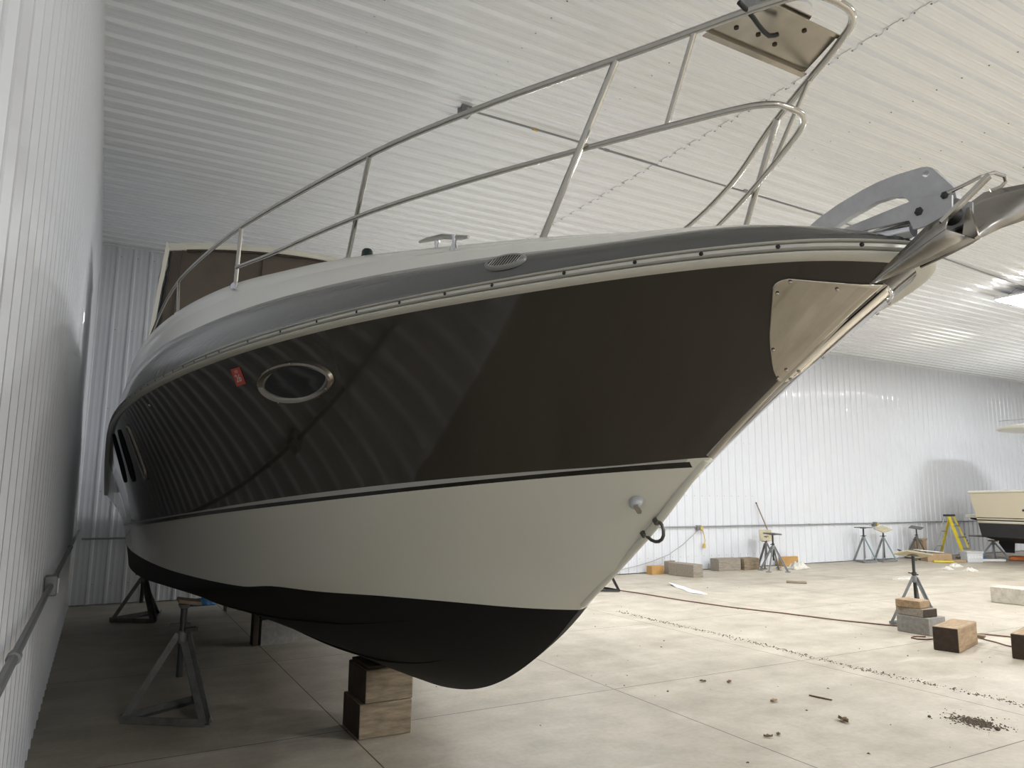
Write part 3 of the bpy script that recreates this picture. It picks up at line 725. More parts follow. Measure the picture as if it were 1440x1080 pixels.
o = g.build('fluke', 'plow', AN, ang=40, world=True); sf = o.modifiers.new('thick', 'SOLIDIFY'); sf.thickness = .006; sf.offset = 0; tag(o, 'far fluke of dark polished steel')
o = MB().plate([(.985, 2.29), (.955, 2.285), (.945, 2.290), (.960, 2.368), (.968, 2.368)], .010, (XK, 0, 0), (0, 1, 0), (0, 0, 1)).build('fluke_web', 'satin', AN, world=True)
o = MB().bar((XK-.088, .985, 2.318), (XK-.05, .885, 2.412), .026, .009).build('fluke_strap', 'steel', AN, world=True)
o = MB().tube([(XK-.05, .993, 2.404), (XK-.035, .953, 2.416), (XK-.03, .914, 2.425), (XK, .898, 2.436), (XK+.035, .893, 2.434), (XK+.045, .895, 2.422), (XK+.04, .905, 2.411), (XK+.03, .925, 2.405)], .0048, 8).build('retaining_pin', 'steel', AN, world=True)

# hardtop and canvas enclosure
HT = []
def arc_top(x): return 4.315 - .16*((x-XK)/1.44)**2
xs = [XK-1.44+2.88*i/16 for i in range(17)]
g = MB(); g.grid([[Vector((x, y, arc_top(x)+.03*(y-8)/2.5+dzz)) for x in xs] for y, dzz in ((8.0, -.075), (7.97, -.04), (8.0, 0), (8.8, .015), (9.5, 0), (9.52, -.06), (8.0, -.075))])
ht = g.build('hardtop', 'cream', BOAT, ang=40, world=True); tag(ht, 'cream hardtop roof')
for s_ in (-1, 1):
    xx = lambda d: XK + s_*d
    leg = MB(); leg.grid([[(xx(1.455), 7.98, 4.17), (xx(1.455), 8.07, 4.17), (xx(1.42), 8.07, 4.12), (xx(1.42), 7.98, 4.12)], [(xx(1.58), 7.90, 2.9), (xx(1.58), 8.05, 2.9), (xx(1.55), 8.05, 2.9), (xx(1.55), 7.90, 2.9)]], True)
    leg.build('hardtop_pillar', 'cream', BOAT, world=True)
cv = MB(); rows = []
for k in range(9):
    t = k/8; row = []
    for i in range(17):
        f_ = -1+2*i/16; wtop, wbot = 1.395, 1.49; x = XK + f_*(wtop*(1-t)+wbot*t)
        ztop = arc_top(x)-.075; z = ztop*(1-t)+2.92*t
        row.append((x, 8.03-.10*t+.02*math.sin(i*2.1+k), z))
    rows.append(row)
cv.grid(rows)
for s_ in (-1, 1):
    cv.grid([[(XK+s_*(1.395*(1-t)+1.49*t), 8.03-.10*t+dy, (4.08)*(1-t)+2.92*t) for t in (0, .25, .5, .75, 1)] for dy in (0, .7, 1.4)])
co = cv.build('canvas_enclosure', 'canvas', BOAT, ang=50, world=True); tag(co, 'brown canvas cockpit enclosure')
b = MB()
for f_ in (-.93, -.36, .36, .93):
    b.bar((XK+f_*1.395, 8.0, arc_top(XK+f_*1.395)-.08), (XK+f_*1.49, 7.90, 2.95), .018, .006)
b.tube([(x, 7.995, arc_top(x)-.085) for x in xs[1:-1]], .012, 6)
sub(b.build('canvas_seam', 'seam'), co)
for s_ in (-1, 1):
    pts_ = [(XK+s_*(1.405+.095*t+.006*math.sin(t*37)), 7.985-.05*t, 4.07*(1-t)+2.95*t) for t in [i/14 for i in range(15)]]
    sub(MB().tube(pts_, [.012+.018*i/14 for i in range(15)], 6).build('canvas_welt', 'dark'), co)
# stern extras: small stern cleat fitting seen past the deck edge
o = MB().box((.33, 8.6, 2.93), (.05, .10, .035)).build('stern_cleat', 'dark', BOAT, world=True)

# ------------------------------------------------------------------ keel blocks
def block(name, c, size, m, label, cat, group=None, rz=0., bev=.008, ends=None):
    b = MB(); b.box((0, 0, 0), size)
    if ends:                                   # darker end grain on the named faces
        for i in ends: b.m[i] = 1
    o = b.build(name, [m, 'woodend'], bevel=bev); o.location = c; o.rotation_euler = (0, 0, rz)
    return tag(o, label, cat, group)
GK = 'timber blocking under the bow of the cruiser'
block('timber_block', (1.833, 5.205, .113), (.374, .40, .224), 'wood', 'lower weathered timber block under the cruiser bow', 'timber', GK, R(-1), ends=(5,))
block('timber_block', (1.850, 5.205, .335), (.345, .39, .218), 'wood', 'upper weathered timber block under the cruiser bow', 'timber', GK, R(.5), ends=(5,))
block('timber_shim', (1.858, 5.215, .453), (.32, .37, .018), 'wood', 'thin board shim on top of the bow timber blocks', 'timber', None, ends=(5, 2))
def cmu(c, rz, label, group, m='cmu', size=(.40, .19, .19), solid=False):
    b = MB(); x, y, z = size
    if solid: b.box((0, 0, 0), size)
    else:
        b.plate([(-x/2, -y/2), (x/2, -y/2), (x/2, y/2), (-x/2, y/2)], z, (0, 0, 0), (1, 0, 0), (0, 1, 0), [[(-.16, -.06), (-.02, -.06), (-.02, .06), (-.16, .06)], [(.02, -.06), (.16, -.06), (.16, .06), (.02, .06)]])
    o = b.build('concrete_block', m, ang=30); o.location = c; o.rotation_euler = (0, 0, rz); return tag(o, label, 'block', group)
GC = 'concrete blocking under the keel'
cmu((1.84, 8.56, .13), R(3), 'concrete block under the keel, nearer of the two', GC, size=(.40, .19, .26), solid=True)
block('timber_block', (1.84, 8.58, .3555), (.40, .16, .19), 'woodend', 'dark timber on the nearer concrete block under the keel', 'timber')
block('timber_block', (1.585, 8.52, .19), (.06, .14, .38), 'woodend', 'dark upright timber beside the nearer concrete keel block', 'timber')
cmu((1.82, 11.05, .10), R(5), 'concrete block under the keel, farther one by the stern', GC, size=(.36, .19, .20), solid=True)
block('timber_block', (1.82, 11.05, .315), (.34, .15, .228), 'woodend', 'dark timber on the farther concrete block under the keel', 'timber')
# blue crumpled plastic far under the boat
def crumple(name, c, size, m, label, cat, group=None, seed=1, n=14, flat=.35):
    r = random.Random(seed); b = MB(); rows = []
    for i in range(n+1):
        row = []
        for k in range(n+1):
            u, v = i/n*2-1, k/n*2-1; e = max(0, 1-(abs(u)**2.5))*max(0, 1-(abs(v)**2.5))
            row.append((u*size[0]/2*(1+r.uniform(-.16, .16)), v*size[1]/2*(1+r.uniform(-.16, .16)), .003+size[2]*e*r.uniform(flat, 1)))
        rows.append(row)
    b.grid(rows); o = b.build(name, m, ang=60); o.location = c; s_ = o.modifiers.new('thick', 'SOLIDIFY'); s_.thickness = .003
    return tag(o, label, cat, group)
crumple('plastic_sheet', (1.44, 11.75, 0), (.34, .2, .12), 'blue', 'crumpled blue plastic on the floor far under the cruiser', 'plastic', seed=4)

# ------------------------------------------------------------------ jack stands
def jack_stand(loc, rz, label, apex, top, foot=.30, col='stand', pad=(.30, .30, .03), padm='ply', padrot=(0, 0, 0), legs=3, base=True, padlab=None, postdrop=.3, leg2=None, lw=.032, group=None):
    t = empty('jack_stand', loc, rz, label, 'jack stand', group)
    ft = [(foot*math.cos(R(90+360*i/legs)), foot*math.sin(R(90+360*i/legs)), .02) for i in range(legs)]
    for i, f_ in enumerate(ft):
        d = Vector((f_[0], f_[1], 0)).normalized()*.03
        o = MB().angle((f_[0], f_[1], .015), (d.x, d.y, apex), lw, .007).build('leg', leg2 if (leg2 and i == 2) else col, t)
    if base:
        for i in range(legs):
            a, c = ft[i], ft[(i+1) % legs]; MB().angle((a[0], a[1], .027), (c[0], c[1], .027), lw, .007).build('base_bar', col, t)
    else:
        for f_ in ft: MB().box((f_[0], f_[1], .008), (.09, .09, .015)).build('foot', col, t)
    MB().lathe((0, 0, apex-.06), [(.032, 0), (.036, .02), (.036, .07), (.03, .085)], 14).build('collar', col, t)
    MB().tube([(0, 0, apex-postdrop), (0, 0, top-.02)], .019, 12).build('screw_post', 'screwrod', t)
    h = MB(); h.bar((-.13, 0, apex+.05), (.13, .02, apex+.05), .014); h.lathe((0, 0, apex+.03), [(.03, 0), (.03, .04)], 10); h.build('handle', 'screwrod', t)
    if pad:
        rot = (Matrix.Rotation(padrot[2], 3, 'Z') @ Matrix.Rotation(padrot[0], 3, 'X') @ Matrix.Rotation(padrot[1], 3, 'Y'))
        o = MB().box((0, 0, top+.004), pad, rot).build('pad', padm, t, bevel=.004)
        o = MB().box(Vector((0, 0, top-.02)), (.10, .10, .012), rot).build('pad_bracket', col, t)
    return t
GJ = 'jack stands supporting the cruiser'
def base_stand(loc, apex, top, feet, label, padrot, padz):
    t = empty('jack_stand', loc, 0, label, 'jack stand', GJ)
    ft = [Vector((x-loc[0], y-loc[1], .02)) for x, y in feet]
    for i, f_ in enumerate(ft):
        MB().angle((f_.x, f_.y, .015), (f_.x*.08, f_.y*.08, apex), .06 if i == 1 else .042, .008).build('leg', 'stand', t)
        g_ = ft[(i+1) % 3]; MB().angle((f_.x, f_.y, .03), (g_.x, g_.y, .03), .05, .008).build('base_bar', 'stand', t)
    MB().lathe((0, 0, apex-.07), [(.03, 0), (.036, .02), (.036, .08), (.028, .09)], 14).build('collar', 'stand', t)
    MB().tube([(0, 0, apex-.31), (0, 0, top-.015)], .024, 12).build('screw_post', 'screwrod', t)
    h = MB(); h.bar((-.09, .02, apex+.055), (.05, -.01, apex+.055), .02, .03); h.box((.05, 0, apex+.02), (.10, .05, .03), R(20)); h.build('handle', 'screwrod', t)
    rot = Matrix.Rotation(padrot, 3, 'Y')
    MB().box((.03, 0, top-.002), (.16, .18, .026), rot).build('pad', 'wood', t, bevel=.004)
    MB().lathe((0, 0, top-.05), [(.03, 0), (.045, .03), (.03, .045)], 12).build('pad_socket', 'stand', t)
base_stand((.62, 6.10, 0), .60, .83, [(.27, 6.16), (.785, 5.80), (.80, 6.46)], 'jack stand under the side of the cruiser, nearer the camera', R(10), 0)
base_stand((.58, 10.80, 0), .52, .66, [(.25, 10.75), (.72, 10.46), (.83, 11.20)], 'jack stand under the cruiser near the back wall corner', R(14), 0)
GS = 'loose jack stands standing on the open floor'
jack_stand((9.36, 5.95, 0), R(52), 'tall jack stand with tilted pale plywood pad behind stacked blocks', .60, .895, .33, 'stand2', (.34, .34, .022), 'ply', (R(9), R(11), R(10)), 3, True, postdrop=.30, group=GS)
jack_stand((7.66, 10.47, 0), R(-25), 'dark jack stand half hidden behind the cruiser stem', .50, .62, .30, 'screwrod', (.24, .24, .025), 'stand', (0, 0, 0), 3, True, group=GS)
jack_stand((13.02, 11.47, 0), R(20), 'grey four legged jack stand in front of the leaning pole', .53, .80, .30, 'stand2', (.42, .26, .03), 'stand', (0, R(5), 0), 4, False, group=GS)
jack_stand((13.42, 12.02, 0), R(0), 'jack stand with hanging cream pad against the back wall', .55, .73, .26, 'stand', (.02, .30, .26), 'ply', (0, R(8), R(70)), 3, False, group=GS)
jack_stand((16.9, 12.0, 0), R(2), 'jack stand with teal leg and level pad against the back wall', .60, .855, .31, 'stand2', (.34, .28, .02), 'stand', (0, 0, 0), 3, True, leg2='teal', postdrop=.5, group=GS)
jack_stand((17.66, 11.98, 0), R(-4), 'jack stand with teal leg and tilted yellowish pad by back wall', .58, .80, .30, 'stand2', (.32, .30, .02), 'ply', (R(18), R(-14), 0), 3, True, leg2='teal', postdrop=.5, group=GS)
jack_stand((19.08, 11.98, 0), R(12), 'jack stand with tilted dark pad beside the scrap pile', .58, .82, .33, 'stand', (.34, .30, .02), 'stand', (R(8), R(-8), R(8)), 3, True, group=GS)
jack_stand((20.90, 11.02, 0), R(25), 'grey tripod jack stand under the stern of the cream boat', .44, .49, .34, 'stand2', (.22, .22, .03), 'wood', (0, 0, 0), 4, False, lw=.04)

# ------------------------------------------------------------------ loose blocks, timbers, litter
GB = 'loose wooden blocks on the open floor'
rzS = math.atan2(5.43-5.79, 8.76-8.75)
# stack beside the near stand: long side runs almost along the view, from (8.75,5.79) to (8.76,5.43)
c_ = (8.94, 5.64)
o = block('concrete_block', (c_[0], c_[1], .10), (.36, .40, .20), 'cmu', 'grey concrete block at the bottom of stack beside jack stand', 'block', None, R(2), .006)
block('timber_block', (c_[0]-.03, c_[1]+.03, .249), (.27, .36, .096), 'woodg', 'grey timber in the middle of stack beside jack stand', 'timber', None, R(-2), ends=(2,))
block('timber_block', (c_[0]-.05, c_[1]+.06, .342), (.25, .30, .09), 'wood2', 'pale timber on top of stack beside jack stand', 'timber', None, R(7), ends=())
t_ = block('timber_block', (8.43, 4.93, .125), (.72, .25, .25), 'wood2', 'short fat timber block with dark end in front of the stack', 'timber', GB, R(15), .01, ends=(5,))
block('timber_shim', (8.90, 4.98, .075), (.10, .20, .03), 'wood', 'small wedge leaning behind the fat timber block', 'timber', None, R(20))
block('timber_block', (8.74, 4.28, .125), (.70, .28, .25), 'wood2', 'fat timber block with dark end cut by the picture edge', 'timber', GB, R(15), .01, ends=(5,))
block('timber_block', (12.72, 6.46, .12), (.42, .52, .24), 'cmu2', 'pale stained block standing alone on the right of the floor', 'block', None, R(8), .008)
GT = 'timber offcuts along the back wall'
block('timber_block', (10.26, 12.16, .085), (.34, .16, .17), 'woodo', 'short orange timber beside the grey pair near cruiser stem', 'timber', GT, R(3), .005)
block('timber_block', (10.60, 11.62, .125), (.30, .64, .25), 'woodg', 'thick grey timber lying near the cruiser stem, front one', 'timber', GT, R(9), .006)
block('timber_block', (10.62, 12.12, .13), (.30, .10, .26), 'woodg', 'thin grey board standing behind the thick grey timber', 'timber', None, R(20), .004)
block('timber_block', (12.19, 12.08, .13), (.62, .28, .26), 'woodg', 'grey timber by back wall, nearer the wall cord', 'timber', GT, R(-4), .006)
block('timber_block', (12.80, 12.04, .125), (.50, .28, .25), 'wood', 'brown timber by back wall, touching the four legged stand', 'timber', GT, R(4), .006)
block('timber_block', (14.30, 12.16, .11), (.52, .09, .22), 'woodo', 'orange plank on edge against back wall by white rags', 'timber', GT, R(-6), .004)
block('wood_scrap', (11.72, 9.80, .012), (.36, .24, .022), 'wood', 'small flat piece of board lying alone on open floor', 'board', None, R(-50), .003)
# leaning pole
t = empty('broom_pole', (13.95, 12.12, 0), label='long wooden pole leaning on the back wall behind stands', cat='pole')
MB().tube([(13.95, 12.02, .015), (13.72, 12.18, .75), (13.49, 12.33, 1.47)], .013, 8).build('handle', 'wood', t, world=True)
MB().lathe((13.49, 12.33, 1.47), [(.015, -.03), (.016, .0), (.008, .012)], 8, (-.3, .2, .93)).build('end_cap', 'blackp', t, world=True)
# paper sheet
g = MB(); rows = []
for i in range(9):
    t_ = i/8; a = Vector((9.286-.0*t_, 10.664, .004)); 
    e0 = lerp(Vector((9.29, 10.66, 0)), Vector((8.83, 9.505, 0)), t_); e1 = lerp(Vector((9.42, 10.60, 0)), Vector((8.996, 9.33, 0)), t_)
    rows.append([lerp(e0, e1, k/4)+Vector((0, 0, .006+.10*max(0, .35-t_)*(1-k/4)+.006*math.sin(i*1.7+k))) for k in range(5)])
g.grid(rows); o = g.build('paper_sheet', 'paper', ang=60); so = o.modifiers.new('thick', 'SOLIDIFY'); so.thickness = .002
tag(o, 'white paper sheet curling up on the floor by cruiser stem', 'paper')
# cords on floor
o = MB().tube([(7.75, 11.2, .009), (7.889, 10.558, .009), (8.013, 9.898, .009), (8.096, 8.958, .009), (8.265, 8.083, .009), (8.515, 7.391, .009), (8.732, 6.64, .009), (8.97, 6.12, .009), (9.26, 5.52, .009), (9.36, 5.25, .009), (9.46, 5.177, .009), (9.55, 4.983, .009), (9.62, 4.78, .009), (9.8, 4.3, .009)], .009, 6).build('extension_cord', 'redcord')
tag(o, 'dull red cord running across the floor past the jack stand', 'cord')
o = MB().tube([(9.2, 5.19, .008), (8.92, 5.25, .008), (8.68, 5.29, .008), (8.50, 5.31, .008), (8.43, 5.38, .008), (8.45, 5.46, .008), (8.54, 5.49, .008), (8.66, 5.42, .008)], .008, 6).build('extension_cord', 'redcord')
tag(o, 'loop of red cord in front of the grey block stack', 'cord')
o = MB().tube([(9.2, 5.15, .008), (9.113, 4.969, .008), (9.071, 4.854, .008), (8.985, 4.70, .008), (8.95, 4.55, .008)], .008, 6).build('extension_cord', 'redcord')
tag(o, 'short red cord lying between the two fat timber blocks', 'cord')
# rags and film
GR = 'white rags dropped on the floor'
crumple('rag', (13.98, 11.62, 0), (.50, .30, .20), 'rag', 'white rag heap by feet of the leaning pole', 'rag', GR, 11)
crumple('rag', (17.02, 10.02, 0), (.22, .20, .08), 'rag', 'white rag on floor, leftmost of three before the ladder', 'rag', GR, 12)
crumple('rag', (17.86, 10.32, 0), (.38, .20, .10), 'rag', 'white rag on floor, farthest of three before the ladder', 'rag', GR, 13)
crumple('rag', (17.20, 9.62, 0), (.28, .24, .09), 'rag', 'white rag on floor, nearest of three before the ladder', 'rag', GR, 14)
crumple('plastic_film', (14.3, 9.28, 0), (.6, .25, .04), 'film', 'clear plastic film lying on floor behind the near jack stand', 'plastic', None, 15)
# scrap pile by the ladder
def open_box(loc, size, rz, label):
    t = empty('cardboard_box', loc, rz, label, 'box'); x, y, z = size; b = MB()
    for c, s in (((0, 0, .005), (x, y, .01)), ((-x/2, 0, z/2), (.01, y, z)), ((x/2, 0, z/2), (.01, y, z)), ((0, -y/2, z/2), (x, .01, z)), ((0, y/2, z/2), (x, .01, z))): b.box(c, s)
    b.build('carton', 'cardboard', t)
    for sx in (-1, 1): MB().bar((sx*x/2, 0, z), (sx*(x/2+.12), 0, z+.05), y, .008).build('flap', 'cardboard', t)
    return t
block('cardboard_box', (18.95, 11.42, .10), (.62, .34, .20), 'cardboard', 'flat brown carton in front of the scrap pile', 'box', None, R(-30), .004)
open_box((19.50, 12.16, 0), (.22, .22, .46), R(12), 'tall open cardboard box at back of the scrap pile')
block('panel_board', (18.93, 11.60, .243), (.62, .34, .02), 'paper', 'white board lying tilted on the flat carton', 'board', None, R(-20)).rotation_euler = (0, R(5), R(-30))
block('panel_board', (18.30, 11.78, .15), (.50, .16, .03), 'stand', 'grey metal strip sloping beside the flat carton', 'board', None).rotation_euler = (0, R(32), R(-30))
block('wood_scrap', (18.70, 11.10, .03), (.46, .12, .04), 'yellow', 'yellow scrap strip lying in front of the carton', 'scrap', None, R(-40), .003)
block('wood_scrap', (19.15, 11.05, .028), (.50, .12, .05), 'cardboard', 'brown plank scrap between carton and white crate', 'scrap', None, R(-25), .003)
t = empty('plastic_crate', (19.62, 10.90, 0), R(-28), 'white plastic crate standing in front of the yellow ladder', 'crate')
b = MB(); b.box((0, 0, .12), (.40, .28, .24), None, 1.04); b.build('bin', 'crate', t, bevel=.01)
b = MB(); b.box((0, 0, .255), (.44, .32, .03)); b.build('rim', 'crate', t)
b = MB()
for k in range(5): b.box((-.15+.075*k, -.145, .13), (.05, .006, .05))
b.build('vent_slots', 'trim', t)
block('wood_scrap', (20.32, 10.80, .028), (.70, .13, .05), 'paper', 'long pale board on floor before the grey tripod stand', 'board', None, R(-25), .003)
block('wood_scrap', (20.55, 11.55, .028), (.6, .10, .05), 'wood', 'brown board lying behind the pale board near the tripod stand', 'board', None, R(-20), .003)
crumple('tarp', (20.62, 11.22, 0), (.36, .24, .13), 'blue', 'small dark blue tarp bundle under the cream boat', 'tarp', None, 21)
r_ = random.Random(5); b = MB()
for k in range(5):
    pts_ = [(.30*math.cos(i*.9+k)*(1-.02*i)*r_.uniform(.5, 1)*1.2, .20*math.sin(i*.9+k)*r_.uniform(.5, 1), .02+.014*k+r_.uniform(0, .015)) for i in range(14)]
    b.tube(pts_, .018, 6)
o = b.build('ratchet_strap', 'orange'); o.location = (21.25, 10.62, 0); tag(o, 'tangled orange strap on floor beside the grey tripod stand', 'strap')

# step ladder
LD = empty('step_ladder', (20.0, 11.60, 0), R(10), 'yellow step ladder with black top in front of the back wall', 'ladder')
hL = 1.16
for s_ in (-1, 1):
    MB().bar((s_*.27, -.40, .05), (s_*.17, -.04, hL-.04), .095, .032).build('front_rail', 'yellow', LD)
    MB().bar((s_*.25, .40, .05), (s_*.16, .06, hL-.04), .07, .028).build('rear_rail', 'yellow' if s_ > 0 else 'alu', LD)
    MB().box((s_*.275, -.42, .06), (.06, .09, .12)).build('foot', 'blackp', LD); MB().box((s_*.255, .41, .05), (.06, .07, .10)).build('foot', 'blackp', LD)
    MB().bar((s_*.215, -.20, .60), (s_*.21, .22, .60), .02, .008).build('spreader', 'alu', LD)
for k in range(3):
    z = .30+.29*k; f_ = z/hL; MB().box((0, -.40+.36*f_, z), (.52-.19*f_, .085, .028)).build('step', 'alu', LD)
for z in (.33, .72): 
    f_ = z/hL; MB().bar((-.25+.09*f_, .40-.34*f_, z), (.25-.09*f_, .40-.34*f_, z), .025).build('rear_brace', 'alu', LD)
MB().box((0, .01, hL-.01), (.40, .16, .05)).build('top_cap', 'blackp', LD, bevel=.01)
b = MB()
for k in range(4): b.box((.268-.088*(.36+.07*k), -.432+.31*(.36+.07*k), hL*(.36+.07*k)), (.036, .006, .045))
b.build('warning_label', 'blackp', LD)

# ------------------------------------------------------------------ cream boat behind
B2 = empty('moored_cruiser', (21.6, 7, 0), label='cream boat with dark bottom at right edge before back wall', cat='boat'); B2.name = 'cream_motorboat'
XC, XS = 21.6, 1.3
def sec2(y):                # section of the second hull; stern at y=11.2, bow toward -y
    s = min(max((11.2-y)/9.0, 0), 1); w = XS*(1-max(0, (s-.45)/.55)**2.2); zr = 1.77+.26*s
    return w, zr
rows_b, rows_t = [], []
ys2 = [11.2-9*(i/40) for i in range(41)]
for y in ys2:
    w, zr = sec2(y); rk = .18*max(0, 1-(11.2-y)/.5)
    rows_b.append([(XC-w*k, y - .18*(1-h), z) for k, h, z in ((.0, 0, .42+.9*max(0, (11.2-y-7)/2)), (.5, 0, .52+.8*max(0, (11.2-y-7)/2)), (.93, 0, .62+.6*max(0, (11.2-y-7)/2)), (.965, .25, .97))])
    rows_t.append([(XC-w*k, y - .18*(1-h), z) for k, h, z in ((.965, .25, .97), (.975, .4, 1.13), (1.0, .7, 1.45), (1.02, 1, zr))])
def mirc(p): return (2*XC-p[0], p[1], p[2])
for nm, rows, m in (('hull_bottom', rows_b, 'bottom2'), ('hull_side', rows_t, 'cream2')):
    b = MB(); b.grid(rows); b.grid([[mirc(p) for p in r] for r in rows])
    s = rows[0]; ring = list(s) + [mirc(p) for p in reversed(s)]; b.add(ring, [tuple(range(len(ring)))])
    o = b.build(nm, m, B2, ang=30, world=True)
def band2(name, z0, z1, m, out):
    b = MB(); rows = []
    for y in ys2:
        w, zr = sec2(y); k0 = .965+.01*(z0-.97)/.16; rows.append([(XC-w*k0-out, y-.18*.7, z0), (XC-w*k0-out, y-.18*.68, z1)])
    b.grid(rows); b.grid([[mirc(p) for p in r] for r in rows]); o_ = b.build(name, m, B2, world=True); s_ = o_.modifiers.new('t', 'SOLIDIFY'); s_.thickness = .004
band2('boot_stripe', .985, 1.02, 'white', .006); band2('hull_stripe', 1.035, 1.06, 'black', .006); band2('hull_stripe', 1.10, 1.115, 'black', .007)
b = MB(); pth = [Vector((XC-sec2(y)[0]*1.02-.01, y, sec2(y)[1])) for y in ys2]; b.tube(pth, .035, 8); b.tube([mirc(p) for p in pth], .035, 8); b.tube([pth[0], mirc(pth[0])], .035, 8)
b.build('gunwale', 'cream', B2, world=True)
b = MB(); b.grid([[(XC-sec2(y)[0]*1.0, y, sec2(y)[1]-.02), (XC, y, sec2(y)[1]+.04), (XC+sec2(y)[0]*1.0, y, sec2(y)[1]-.02)] for y in ys2]); b.build('deck', 'cream', B2, world=True)
b = MB(); b.box((XC, 7.2, 2.35), (2.0, 3.4, 1.0), None, .86); b.build('cabin', 'cream', B2, world=True, bevel=.06)
b = MB(); b.box((XC, 7.2, 2.50), (1.96, 3.0, .40), None, .95); b.build('cabin_window', 'glass', B2, world=True)
b = MB(); rows = []
for z, k in ((3.42, .97), (3.45, 1.0), (3.50, 1.0), (3.545, .93)):
    rows.append([(XC+(1.12*k)*math.copysign(abs(math.cos(t))**.5, math.cos(t)), 8.75+(2.05*k)*math.copysign(abs(math.sin(t))**.6, math.sin(t)), z+.10*(math.sin(t)*-.3)) for t in [2*math.pi*i/40 for i in range(40)]])
b.grid(rows, True); b.add(rows[-1], [tuple(range(40))]); b.add(rows[0], [tuple(reversed(range(40)))]); b.build('flybridge_roof', 'cream', B2, world=True)
for x, y in ((20.75, 9.4), (22.45, 9.4), (20.75, 7.4), (22.45, 7.4)): MB().tube([(x, y, 1.8), (x, y, 3.45)], .025, 8).build('roof_post', 'alu', B2, world=True)
MB().tube([(20.7, 10.5, 3.52), (20.7, 10.5, 3.64), (20.7, 7.4, 3.66), (20.7, 7.4, 3.5)], .010, 6).build('roof_rail', 'alu', B2, world=True)
b = MB(); b.box((21.7, 11.42, 1.13), (1.9, .40, .10)); b.build('swim_platform', 'cream', B2, world=True, bevel=.02)
for x in (21.0, 22.2): MB().tube([(x, 11.6, 1.07), (x, 11.35, 1.02), (x, 11.22, .90), (x, 11.16, .74)], .03, 8).build('platform_bracket', 'blackp', B2, world=True)
MB().box((20.9, 11.30, .60), (.55, .40, .03)).build('trim_tab', 'stand', B2, world=True); MB().box((22.3, 11.30, .60), (.55, .40, .03)).build('trim_tab', 'stand', B2, world=True)
o = MB().plate([(11.05, .56), (10.68, .56), (10.72, .18), (10.92, .18), (11.08, .42)], .05, (21.3, 0, 0), (0, 1, 0), (0, 0, 1)).build('rudder', 'bottom2', B2, world=True)
pr_ = MB(); pr_.lathe((21.3, 10.35, .40), [(.02, -.05), (.05, 0), (.05, .12), (.02, .16)], 12, (0, -1, 0))
for k in range(3):
    a = R(120*k+20); d = Vector((math.cos(a), 0, math.sin(a))); e = Vector((-math.sin(a), .5, math.cos(a))).normalized(); c = Vector((21.3, 10.30, .40))
    pr_.add([c+d*.04-e*.04, c+d*.16-e*.09, c+d*.21, c+d*.16+e*.09, c+d*.04+e*.04] + [p_+Vector((0, .012, 0)) for p_ in (c+d*.04-e*.04, c+d*.16-e*.09, c+d*.21, c+d*.16+e*.09, c+d*.04+e*.04)], [(0, 1, 2, 3, 4), (9, 8, 7, 6, 5), (0, 5, 6, 1), (1, 6, 7, 2), (2, 7, 8, 3), (3, 8, 9, 4)])
pr_.build('propeller', 'bottom2', B2, world=True)
b = MB(); b.tube([(21.3, 10.35, .40), (21.3, 8.8, .62)], .02, 8); b.bar((21.3, 10.1, .42), (21.3, 10.0, .62), .03, .08); b.build('propeller_shaft', 'bottom2', B2, world=True)
for y, z in ((9.92, 1.32), (9.75, 1.33)): MB().lathe((XC-sec2(y)[0]*.99, y, z), [(.03, 0), (.03, .015)], 10, (-1, 0, 0)).build('exhaust_port', 'blackp', B2, world=True)
for y in (8.6, 4.6): block('timber_block', (XC, y, .205), (.6, .3, .41), 'wood', 'timber block under the keel of cream boat', 'timber', 'timber blocks under the cream boat')

# ------------------------------------------------------------------ dirt and leaves on the slab
def specks(name, fn, n, label, cat, seed, m='dirt', lo=.003, hi=.011):
    r = random.Random(seed); b = MB()
    for _ in range(n):
        x, y, k = fn(r); s = r.uniform(lo, hi)*k; a = r.uniform(0, 6.3)
        pts_ = [(x+s*math.cos(a+i*1.257)*r.uniform(.7, 1.3), y+s*math.sin(a+i*1.257)*r.uniform(.7, 1.3), .001) for i in range(5)]
        top = (x+r.uniform(-.3, .3)*s, y+r.uniform(-.3, .3)*s, .001+s*r.uniform(.5, 1.1))
        b.add(pts_ + [top], [(i, (i+1) % 5, 5) for i in range(5)])
    o = b.build(name, m, ang=20); o['kind'] = 'stuff'; tag(o, label, cat)
def trail(r):
    y = 3.0+5.6*r.random()**1.15; return 6.555+.03*math.sin(y*2.2)+r.gauss(0, .035), y, r.choice((.6, .8, 1, 1.2))
specks('dirt_trail', trail, 800, 'thin line of dirt crumbs running along the floor joint', 'dirt', 3, hi=.010)
def pile(r):
    d = abs(r.gauss(0, .13)); a = r.uniform(0, 6.28); return 5.785+d*math.cos(a)*.75, 3.29+d*math.sin(a)*1.1, max(.5, 1.3-2.2*d)
specks('dirt', pile, 480, 'scattered heap of dark dirt crumbs at lower right', 'dirt', 8, hi=.013)
def scat(r): return r.uniform(2.6, 12), r.uniform(2.9, 10.5), r.choice((.5, .7, 1.1))
specks('floor_litter', scat, 170, 'tiny crumbs scattered over the open concrete floor', 'dirt', 9, hi=.012)
GL = 'dry leaves scattered on the near floor'
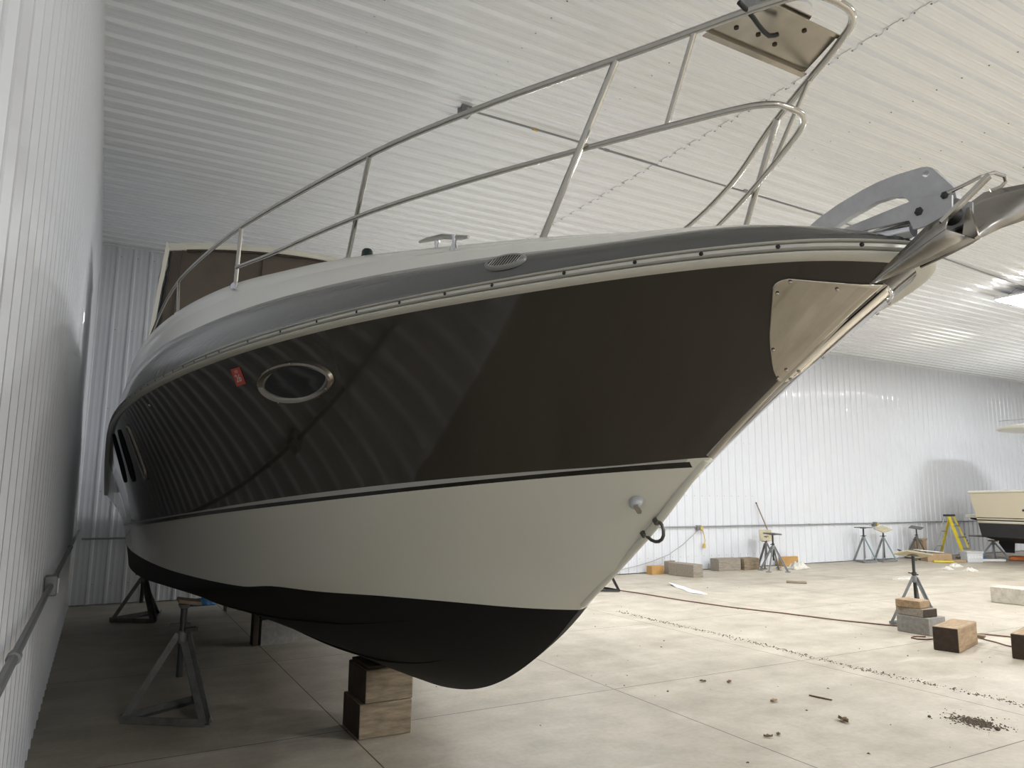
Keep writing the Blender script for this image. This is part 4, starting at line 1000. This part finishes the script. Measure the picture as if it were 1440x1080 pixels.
for i, (x, y, s, lab) in enumerate(((4.88, 4.36, .04, 'pale dry leaf left of the thin stick on floor'), (4.93, 3.76, .055, 'curled brown leaf nearest the dirt heap'), (4.15, 3.77, .032, 'dark leaf fragment near bottom edge of floor, left of pair'), (4.25, 3.77, .026, 'dark leaf fragment near bottom edge of floor, right of pair'), (4.82, 5.1, .03, 'small dark leaf by joint crossing under the bow'), (5.01, 4.97, .034, 'small curled leaf just right of joint crossing under the bow'))):
    g = MB(); rows = []
    for a in range(7):
        u = a/6*2-1; w = (1-u*u)**.7*.5
        rows.append([(u*s, v*w*s*1.1, .003+s*.35*abs(v)*(1+.4*math.sin(a*2+i))+s*.1*u*u) for v in (-1, -.5, 0, .5, 1)])
    g.grid(rows); o = g.build('dry_leaf', 'leaf' if i else 'cardboard', ang=60); o.location = (x, y, 0); o.rotation_euler = (0, 0, i*1.3); so = o.modifiers.new('t', 'SOLIDIFY'); so.thickness = .0015; tag(o, lab, 'leaf', GL)
o = MB().tube([(5.285, 4.345, .006), (5.30, 4.26, .007), (5.33, 4.16, .006)], [.006, .007, .005], 6).build('twig', 'leaf'); tag(o, 'thin brown twig lying on the floor', 'twig')
for (x, y, s, lab) in ((5.735, 3.105, .020, 'dark clod beside the dirt heap, larger one'), (5.60, 3.52, .013, 'dark clod beside the dirt heap, smaller one')):
    b = MB(); b.lathe((0, 0, 0), [(s*.6, 0), (s, s*.4), (s*.8, s*.9), (s*.3, s*1.2)], 7); o = b.build('dirt_clod', 'dirt', ang=20); o.location = (x, y, 0); tag(o, lab, 'clod')

# ------------------------------------------------------------------ camera, world, view
yaw, pitch, roll = .5094, .1485, .0083
fw = Vector((math.sin(yaw)*math.cos(pitch), math.cos(yaw)*math.cos(pitch), math.sin(pitch))); r0 = Vector((math.cos(yaw), -math.sin(yaw), 0)); u0 = r0.cross(fw)
rx = r0*math.cos(roll)+u0*math.sin(roll); ux_ = -r0*math.sin(roll)+u0*math.cos(roll)
cam = bpy.data.cameras.new('camera'); cam.sensor_width = 36; cam.sensor_fit = 'HORIZONTAL'; cam.lens = 1023.6*36/1440; cam.clip_start = .05; cam.clip_end = 100
co = bpy.data.objects.new('camera', cam); COL.objects.link(co)
co.matrix_world = Matrix(((rx.x, ux_.x, -fw.x, 0), (rx.y, ux_.y, -fw.y, 0), (rx.z, ux_.z, -fw.z, 1.65), (0, 0, 0, 1)))
SC.camera = co
w = bpy.data.worlds.new('world'); SC.world = w; w.use_nodes = True; w.node_tree.nodes['Background'].inputs[0].default_value = (.5, .55, .6, 1); w.node_tree.nodes['Background'].inputs[1].default_value = .02
SC.view_settings.view_transform = 'Standard'; SC.view_settings.look = 'None'; SC.view_settings.gamma = 1; SC.view_settings.use_curve_mapping = False
SC.view_settings.exposure = 1.1
SC.cycles.max_bounces = 8; SC.cycles.diffuse_bounces = 6; SC.cycles.glossy_bounces = 5
SC.cycles.use_denoising = True
SC.cycles.sample_clamp_indirect = 8
